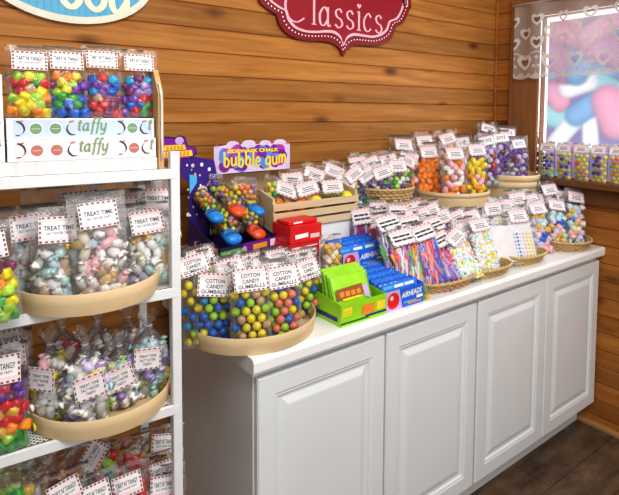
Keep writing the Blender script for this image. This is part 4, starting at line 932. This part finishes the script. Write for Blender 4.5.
def taffy_box(x1, y, z, strip, label, ln_=.298, h=.044, text=True):
    t = empty('taffy_box', label=label, cat='taffy box', group='long taffy boxes on the top shelf', M=SM@Matrix.Translation((x1, y, z)))
    bm = bmesh.new(); box(bm, -ln_, 0, 0, .10, 0, h, 0, bev=.001); finish('box_body', bm, M_tin, t)
    bm = bmesh.new(); e = -.0006
    quad(bm, [(-ln_+.012, e, .003), (-.006, e, .003), (-.006, e, h-.003), (-ln_+.012, e, h-.003)], 0)
    for x, mi in ((-.245, 2), (-.208, 2), (-.050, 2)):
        disc(bm, x, h*.5, .0135, e-.0003, 3, 16); disc(bm, x, h*.5, .0115, e-.0005, 1 if strip is M_pinkbox else 2, 16); quad(bm, [(x-.008, e-.0007, h*.5-.0004), (x+.008, e-.0007, h*.5-.0004), (x+.008, e-.0007, h*.5+.0005), (x-.008, e-.0007, h*.5+.0005)], 3)
    for x, s in ((-.274, 1), (-.178, -1), (-.075, 1), (-.024, -1)):
        tb = spline([(x-s*.006, h*.86), (x+s*.004, h*.72), (x+s*.008, h*.45), (x+s*.001, h*.22), (x-s*.008, h*.2)]); 
        for a, b_ in zip(tb, tb[1:]): quad(bm, [(a[0]-.0016, e-.0003, a[1]-.0012), (b_[0]-.0016, e-.0003, b_[1]-.0012), (b_[0]+.0016, e-.0003, b_[1]+.0012), (a[0]+.0016, e-.0003, a[1]+.0012)], 4)
        quad(bm, [(x-.004, e-.0003, h*.78), (x+.006, e-.0003, h*.84), (x+.006, e-.0003, h*.9), (x-.004, e-.0003, h*.86)], 1)
    pen(bm, 'taffy', -.166, h*.40, .0165, e-.0006, .0022, .0040, .4, 2, shear=.15, spacing=1.18)
    pen(bm, 't', -.016, h*.40, .0165, e-.0006, .0022, .0040, .4, 2, shear=.15)
    finish('printed_face', bm, [strip, M_redw, M_grnw, M_tin, M_ink], t)
R0x, zA = -.034, SZ[0]+.0285
taffy_box(R0x, .022, zA, M_pinkbox, 'long white taffy box with a pink strip, lower one by the tan end board'); taffy_box(R0x, .034, zA+.0445, M_bluebox, 'long white taffy box with a blue strip, upper one by the tan end board')
taffy_box(R0x-.302, .026, zA, M_tin, 'long plain white taffy box at the left photo edge, bottom of its stack', .22); taffy_box(R0x-.302, .036, zA+.0445, M_tin, 'long plain white taffy box at the left photo edge, second of its stack', .22)
taffy_box(R0x-.302, .050, zA+.089, M_bluebox, 'long taffy box at the left photo edge beside the tart pouches, third of its stack', .22); taffy_box(R0x-.302, .056, zA+.1335, M_tin, 'long taffy box at the left photo edge, top of its stack', .22)
FOIL = film('shiny pouch film', gloss=.9, haze=.03, bump=.9, scale=30)
zP = zA+.0895
for u, v, cols, lb in ((29, 62, {0: ['yellow', 'lime', 'orange', 'yellow'], .05: ['green', 'red', 'yellow', 'tan'], .08: ['yellow', 'blue', 'lime']}, 'tart taffy pouch of yellow and green pieces, leftmost on the taffy boxes'), (66, 62, {0: ['blue', 'blue', 'blue', 'green'], .045: ['purple', 'yellow', 'plum', 'lime'], .08: ['orange', 'yellow']}, 'tart taffy pouch with a blue layer at the bottom, second on the taffy boxes'),
                       (101, 61, {0: ['tan', 'red', 'plum', 'red'], .045: ['blue', 'blue', 'purple', 'cyan'], .085: ['yellow', 'plum', 'red']}, 'tart taffy pouch with a red bottom and blue middle, third on the taffy boxes'), (138, 64, {0: ['blue', 'green', 'purple', 'red'], .05: ['purple', 'plum', 'violet'], .08: ['cyan', 'blue', 'plum']}, 'tart taffy pouch of purple and blue pieces, beside the tan end board')):
    bag(u, v, -.565, zP, lb, lean=5, roll=-1, w=.088, t=.042, style='tart', tw=.066, th=.044, fill='candy_chunk', d=.0215, cols=cols, top=.66, indiv=True, layers=2, film_m=FOIL, head=.012, name='taffy_pouch', cat='taffy pouch', group='tart taffy pouches on the taffy boxes')

# ---- second shelf: treat time bags in an oval tray
tb = sp(-.178, .075, SZ[1]+.0005); bent_tray(tb.x, tb.y, tb.z, .158, .165, .046, 'pale oval bentwood tray of treat time taffy bags on the second shelf', rz=SR)
PAST = ['white', 'white', 'cream', 'mint', 'white', 'pink', 'cream', 'ice', 'lilac']
TT = dict(tray=(tb.x, tb.y, .15, .156), zb=tb.z+.005, lim=1.1, style='treat', tw=.076, th=.057, w=.11, t=.06, fill='wrapped_taffy', d=.030, top=.62, name='taffy_bag', cat='taffy bag', group='treat time taffy bags in the oval tray', film_m=FILM2)
bag(58, 228.5, -.675, label='treat time taffy bag of mint and white pieces, left front of the oval tray', roll=-2, lean=6, indiv=True, cols=['mint', 'white', 'white', 'ice', 'tan', 'white'], **TT)
bag(97, 214, -.685, label='tallest treat time taffy bag, centre front of the oval tray', roll=4, lean=7, indiv=True, cols=['white', 'white', 'cream', 'pink', 'white', 'white', 'tan', 'ice', 'gold'], **{**TT, 'w': .115})
bag(145.5, 221.5, -.655, label='treat time taffy bag at the right front of the oval tray by the white post', roll=5, lean=8, indiv=True, cols=['white', 'mint', 'cream', 'white', 'gold', 'white', 'lilac'], **TT)
for u, v, y, r, lb in ((30, 226, -.56, 3, 'treat time taffy bag at the left rim of the oval tray, tag half hidden'), (80, 202, -.53, 3, 'treat time taffy bag in the second row of the oval tray, behind the tallest'), (157, 199, -.52, -3, 'treat time taffy bag at the back right of the oval tray with a high tag'), (121, 208, -.51, 2, 'treat time taffy bag in the second row, between the tallest and right front bags')):
    bag(u, v, y, label=lb, roll=r, lean=6, layers=1, cols=['ice', 'white', 'mint', 'white', 'cream'], **TT)
for u, v, y, lb in ((48, 205, -.50, 'untagged taffy bag at the back left of the oval tray'), (112, 193, -.48, 'untagged taffy bag at the back of the oval tray under the top shelf'), (140, 194, -.49, 'untagged taffy bag at the back right of the oval tray')):
    bag(u, v, y, label=lb, lean=4, layers=1, cols=PAST, **{**TT, 'style': 'none'})
bag(-17, 246, -.655, SZ[1]+.001, 'tart taffy pouch of yellow and green layers left of the second shelf oval tray', lean=8, roll=6, w=.115, t=.05, style='tart', tw=.075, th=.055, fill='candy_chunk', d=.023, cols={0: ['green', 'green', 'lime'], .04: ['lime', 'yellow', 'yellow', 'green'], .075: ['orange', 'yellow', 'gold'], .1: ['plum', 'red', 'tan']}, top=.72, indiv=True, film_m=FOIL, name='taffy_pouch', cat='taffy pouch')
bag(-32, 240, -.63, SZ[1]+.001, 'tart taffy pouch on the second shelf just outside the photo', lean=8, w=.11, t=.05, style='tart', tw=.075, th=.055, fill='candy_chunk', d=.023, cols=['red', 'yellow', 'green'], layers=1, film_m=FOIL, name='taffy_pouch', cat='taffy pouch') if False else None

# ---- third shelf: tied bags in an oval tray
tc_ = sp(-.150, .105, SZ[2]+.0005); bent_tray(tc_.x, tc_.y, tc_.z, .162, .165, .044, 'pale oval bentwood tray of tied salt water taffy bags on the third shelf', rz=SR)
def tied_bag(u, vt, vb, y, label, r=.05, tagpx=None, roll=0, cols=PAST, indiv=True, tyaw=0, hh=None):
    """round clear bag gathered at the neck; vb/vt are where its foot and neck are seen"""
    SEED[0] += 1; rs = random.Random(SEED[0]*7); T = on(u, vt, 1, y); zb = tc_.z+.005; nh = T.z-zb; yaw = math.atan2(CAM.x-T.x, -(CAM.y-T.y))*.6
    M = Matrix.Translation((T.x, y, zb))@Matrix.Rotation(yaw, 4, 'Z'); o = empty('tied_bag', label=label, cat='taffy bag', group='tied taffy bags in the oval tray', M=M)
    prof = [(0, .55), (.03, .85), (.12, 1), (.45, 1.02), (.68, .9), (.82, .62), (.92, .3), (1, .12), (1.03, .12), (1.10, .32), (1.2, .5)]; n = 28; ph = rs.uniform(0, 6)
    def R(a, s, f): 
        k = 1+.05*math.sin(3*a+ph+s*3)+(.03+.22*max(0, s-.75))*math.sin(11*a+ph*2)*(1 if s > .6 else .25)
        return (r*f*k*math.cos(a), r*.82*f*k*math.sin(a), s*nh+(.006*math.sin(5*a+ph) if s > 1.15 else 0))
    bm = bmesh.new(); loft(bm, [[R(2*PI*k/n, s, f) for k in range(n)] for s, f in prof], cap0=True); finish('bag_film', bm, FILM2, o, True)
    bm = bmesh.new(); tube(bm, [(r*.14*math.cos(2*PI*k/14), r*.12*math.sin(2*PI*k/14), 1.015*nh) for k in range(14)], .0016, 5, True); finish('twist_tie', bm, M_pap, o, True)
    d = .031; spots = []; z = d*.5
    while z < nh*.80:
        f = 1 if z < nh*.5 else 1-(z/nh-.5)*1.1
        for sh in (1, .52):
            R1 = (r-d*.42)*f*sh; nn = max(4, int(2*PI*R1/d*1.2)); ofs = rs.uniform(0, 1)
            for k in range(nn):
                a = 2*PI*(k+ofs)/nn
                if math.sin(a) < .35: spots.append(Vector((R1*math.cos(a)+rs.uniform(-.003, .003), R1*.82*math.sin(a)+rs.uniform(-.002, .002), z+rs.uniform(-.005, .005))))
        z += d*.62
    add_fill(o, spots, 'wrapped_taffy', cols, d, rs, indiv)
    if tagpx:
        P = on(tagpx[0], tagpx[1], 1, y-r*.86); lp = M.inverted()@P; a = math.radians(tyaw)
        lx = lp.x
        link('tag', tag_mesh('taffy_small', .062, .050), o, Matrix.Translation((lx, -math.sqrt(max(.0001, 1-(min(abs(lx), r*.95)/r)**2))*r*.82*1.12-.012, lp.z))@Matrix.Rotation(a, 4, 'Z')@Matrix.Rotation(math.radians(-3), 4, 'X')@Matrix.Rotation(-math.radians(roll), 4, 'Y'))
MIX1 = ['white', 'white', 'lilac', 'yellow', 'white', 'ice', 'lime', 'violet', 'cream']; MIX2 = ['white', 'cream', 'yellow', 'white', 'pink', 'white']
tied_bag(85, 345, 428, -.605, 'tied taffy bag with a big tilted tag, front of the third shelf tray', .052, (89, 384), 9, MIX1)
tied_bag(50, 345, 428, -.55, 'tied taffy bag with a side tag at the left front of the third shelf tray', .046, (41, 378), 0, MIX2, tyaw=-42)
tied_bag(119, 346, 410, -.575, 'tied taffy bag with tag tipped up, right of the front tied bag', .046, (119, 376), 16, MIX1)
tied_bag(149, 326, 390, -.56, 'tied taffy bag with a level tag at the right end of the third shelf tray', .05, (147, 357), -4, ['white', 'lilac', 'ice', 'violet', 'yellow', 'white', 'mint'])
tied_bag(62, 328, 400, -.49, 'tied taffy bag at the back left of the third shelf tray', .046, None, 0, ['red', 'tan', 'white', 'cream'], False)
tied_bag(97, 322, 400, -.48, 'tied taffy bag at the back centre of the third shelf tray', .046, None, 0, ['tan', 'white', 'silver', 'plum'], False)
tied_bag(128, 318, 390, -.46, 'tied taffy bag at the back right of the third shelf tray', .044, None, 0, ['coral', 'white', 'silver', 'tan'], False)
RB = {0: ['green', 'green', 'green', 'lime'], .035: ['red', 'gold', 'red', 'orange'], .055: ['red', 'red', 'gold', 'red'], .10: ['plum', 'red', 'purple']}
TS = dict(zb=SZ[2]+.001, style='tart', tw=.078, th=.056, w=.112, t=.05, fill='candy_chunk', d=.023, cols=RB, top=.66, film_m=FOIL, name='taffy_pouch', cat='taffy pouch', group='tart taffy pouches at the left of the third shelf')
bag(-2, 368, -.60, label='tart taffy pouch of red, gold and green layers left of the tied bags', lean=8, roll=-2, indiv=True, **TS)
bag(4, 353, -.53, label='tart taffy pouch behind the red and gold one, its tag showing above', lean=8, roll=2, layers=1, **TS)
bag(2, 342, -.47, label='tart taffy pouch at the back of the stack left of the tied bags', lean=8, roll=2, layers=1, **TS)

# ---- bottom shelf: tart pouches in loose rows
BT = dict(zb=SZ[3]+.001, style='tart', tw=.066, th=.047, w=.11, t=.05, fill='candy_chunk', d=.024, top=.7, film_m=FOIL, name='taffy_pouch', cat='taffy pouch', group='tart taffy pouches on the bottom shelf')
for u, v, y, r, ln, cols, ind, lb in ((126, 481, -.60, 5, 8, ['plum', 'red', 'violet', 'tan'], True, 'tart taffy pouch standing upright with a straight tag at the front of the bottom shelf'), (163, 440, -.50, -10, 6, ['gold', 'tan', 'plum', 'orange'], True, 'tart taffy pouch with a tag tipped down, high at the right of the bottom shelf'),
                                 (92, 453, -.53, 52, 10, ['green', 'green', 'lime', 'gold', 'red'], True, 'tart taffy pouch of green pieces with a steeply turned tag on the bottom shelf'), (163, 467, -.555, 6, 8, ['plum', 'silver'], False, 'tart taffy pouch below the tipped tag on the bottom shelf, right side'), (163, 482, -.595, -5, 8, ['plum', 'red'], False, 'tart taffy pouch at the right front corner of the bottom shelf'),
                                 (64, 488, -.60, 14, 10, ['red', 'gold', 'red', 'orange'], False, 'tart taffy pouch with a tilted tag at the left front of the bottom shelf'), (94, 491, -.61, 8, 10, ['plum', 'violet'], False, 'tart taffy pouch between the tilted and straight tags on the bottom shelf'), (55, 460, -.54, 25, 8, ['red', 'gold', 'orange', 'gold', 'plum'], True, 'tart taffy pouch of red and gold pieces on the bottom shelf, under the tray'),
                                 (28, 474, -.56, 0, 8, ['silver', 'plum', 'tan'], False, 'dark tart taffy pouch on the bottom shelf, second from the left photo edge'), (6, 478, -.57, 0, 8, ['lime', 'gold', 'green'], True, 'green tart taffy pouch on the bottom shelf at the left photo edge'), (128, 452, -.50, 0, 6, ['green', 'gold', 'red', 'gold'], True, 'untagged tart taffy pouch of green and gold pieces at the back of the bottom shelf')):
    nt_ = u in (28, 6, 55, 128)
    bag(u, v, y, label=lb, lean=ln, roll=r, indiv=ind, layers=2 if ind else 1, cols=cols, **{**BT, 'style': 'none' if nt_ else 'tart'})

# ------------------------------------------------------------------ wall signs
def inset(pts, d):
    n = len(pts); out = []; A = sum(pts[i][0]*pts[(i+1) % n][1]-pts[(i+1) % n][0]*pts[i][1] for i in range(n)); s = 1 if A > 0 else -1
    for i in range(n):
        a, b_, c = Vector(pts[i-1]), Vector(pts[i]), Vector(pts[(i+1) % n]); e1, e2 = (b_-a).normalized(), (c-b_).normalized()
        n1, n2 = Vector((-e1.y, e1.x))*s, Vector((-e2.y, e2.x))*s; m_ = (n1+n2); m_ = m_/max(m_.length_squared/2, .5)
        out.append(tuple(b_+m_*d))
    return out
t = empty('classics_sign', (-1.157, -.012, 1.836), label='red scalloped plaque reading Classics with white dots on the board wall', cat='wall sign')
def sgn(u, v):
    p = on(u, v, 1, -.012); return (p.x+1.157, p.z-1.836)
rgt = [sgn(*q) for q in ((347, 49.5), (355, 45.5), (366, 45.5), (377, 45.5), (386, 42), (392, 36.5), (394.5, 30), (396.5, 26), (403, 22.5), (407.5, 14), (410, 5), (410, 0))]
lft = [sgn(*q) for q in ((339.5, 49), (332, 43.5), (322, 41.5), (309, 41), (296, 38.5), (286, 33), (279.5, 25), (277.5, 19), (276, 14.5), (270, 11), (263, 5.5), (259, 0))]
zc = .285; tip = sgn(343, 56)
low = lft[::-1]+[tip]+rgt; low = [(low[0][0]-.008, zc-.04)]+low+[(low[-1][0]+.004, zc-.04)]
ol = low+[(x, 2*zc-z) for x, z in low[::-1]]
sp_ = spline(ol+[ol[0]], 4)[:-1]
bm = bmesh.new(); prism(bm, sp_, -.004, .010, 0); finish('plaque', bm, mat('dark red sign', (.25, .009, .022), .4), t)
xm_ = (low[0][0]+low[-1][0])/2
def shrink(d): return [((x-xm_)*(1-d/max(.05, math.hypot(x-xm_, z-zc)))+xm_, (z-zc)*(1-d*1.0/max(.05, math.hypot(x-xm_, z-zc)))+zc) for x, z in sp_]
def ring(bm, d0, d1, y, mi):
    A, B = shrink(d0), shrink(d1); n = len(A)
    for i in range(n): quad(bm, [(A[i][0], y, A[i][1]), (A[(i+1) % n][0], y, A[(i+1) % n][1]), (B[(i+1) % n][0], y, B[(i+1) % n][1]), (B[i][0], y, B[i][1])], mi)
bm = bmesh.new(); ring(bm, .043, .056, -.0048, 0)
dots = shrink(.026); acc = 0
for i in range(len(dots)):
    a, b_ = Vector(dots[i-1]), Vector(dots[i]); L_ = (b_-a).length; s = (-acc) % .0175
    while s < L_: q = a+(b_-a)*(s/L_); disc(bm, q.x, q.y, .0036, -.0048, 1, 8); s += .0175
    acc += L_
M_pinkl = mat('pale pink sign line', (.80, .50, .57), .4); finish('border', bm, [M_pinkl, M_wht], t)
bm = bmesh.new(); IN = shrink(.0562); bm.faces.new([bm.verts.new((p[0], -.0046, p[1])) for p in IN]); finish('red_field', bm, mat('red sign field', (.33, .012, .028), .4), t)
bm = bmesh.new(); p0 = on(285, 20.5, 1, -.017); p1 = on(385, 31, 1, -.017); ang = math.atan2(p1.z-p0.z, p1.x-p0.x); wd = math.hypot(p1.x-p0.x, p1.z-p0.z); adv = sum(GL[c][0] for c in 'Classics'); size = wd/(adv*1.3)
s_ = 'Classics'; pen(bm, s_, p0.x+1.157, p0.z-1.836, size, -.0052, .004, .012, .15, 0, rot=0, spacing=1.3)
hx = p0.x+1.157+size*1.3*sum(GL[c][0] for c in 'Class')+.14*size; hz = p0.z-1.836+1.33*size
bm.faces.new([bm.verts.new((hx+math.copysign(abs(math.sin(a))**3, math.sin(a))*.013, -.0053, hz+(13*math.cos(a)-5*math.cos(2*a)-2*math.cos(3*a)-math.cos(4*a))/16*.013)) for a in [-2*PI*k/24 for k in range(24)]])
finish('lettering', bm, M_pinkl, t)
# oval sign
t = empty('oval_sign', (-2.285, -.014, 1.845), label='blue oval sign with cream border and cream letters high on the board wall', cat='wall sign')
bm = bmesh.new(); n = 72; a_, b2 = .262, .165; El = lambda k, f, y: [(a_*f*math.cos(2*PI*i/n) if f == 1 else (a_-f)*math.cos(2*PI*i/n), y, b2+((b2 if f == 1 else b2-f)*math.sin(2*PI*i/n))) for i in range(n)]
loft(bm, [El(0, 1, .012), El(0, 1, -.004), El(0, .022, -.004)], 0, cap0=True); finish('border', bm, mat('cream sign paint', (.72, .70, .58), .45), t)
bm = bmesh.new(); bm.faces.new([bm.verts.new(p) for p in El(0, .022, -.003)][::-1]); 
for k in range(-11, 12):
    x = k*.02; hz = (b2-.026)*math.sqrt(max(0, 1-(x/(a_-.026))**2))
    if hz > .01: quad(bm, [(x-.0008, -.0034, b2-hz), (x+.0008, -.0034, b2-hz), (x+.0008, -.0034, b2+hz), (x-.0008, -.0034, b2+hz)], 1)
finish('beadboard_panel', bm, [mat('sign blue', (.10, .42, .62), .45), mat('sign blue line', (.06, .30, .50), .5)], t)
bm = bmesh.new(); x = -.032
for ch in 'ood': x += pen(bm, ch, x, .050, .085, -.004, .016, .021, 0, 0, spacing=1.12)
bm2 = bmesh.new(); 
finish('lettering', bm, mat('cream letters', (.80, .76, .58), .45), t); bm2.free()
bm = bmesh.new(); disc(bm, -.155, .085, .022, -.0042, 0, 16); finish('red_dot', bm, M_red, t)

# ------------------------------------------------------------------ light
w = bpy.data.worlds.new('world'); SC.world = w; w.use_nodes = True; bg = w.node_tree.nodes['Background']; bg.inputs[0].default_value = (1, .985, .96, 1); bg.inputs[1].default_value = .52
def area(name, loc, target, size, power, col=(1, .98, .95), sy=None):
    l = bpy.data.lights.new(name, 'AREA'); l.energy = power; l.color = col; l.size = size
    if sy: l.shape = 'RECTANGLE'; l.size_y = sy
    o = bpy.data.objects.new(name, l); COL.objects.link(o); o.location = loc; o.rotation_euler = (Vector(target)-Vector(loc)).to_track_quat('-Z', 'Y').to_euler(); return o
area('ceiling_light', (-2.3, -2.0, 2.65), (-1.7, -.5, .9), .9, 29)
area('ceiling_light', (-1.1, -1.9, 2.65), (-.9, -.4, .9), .9, 12)
area('window_daylight', (-.06, -.75, 1.7), (-1.6, -.75, 1.2), .8, 5, (.86, .93, 1), .7)
area('cabinet_fill', (-1.6, -3.9, 1.9), (-1.2, -.6, .7), 1.6, 26, (.95, .98, 1))  # added fill lamp, brightens the cabinet doors
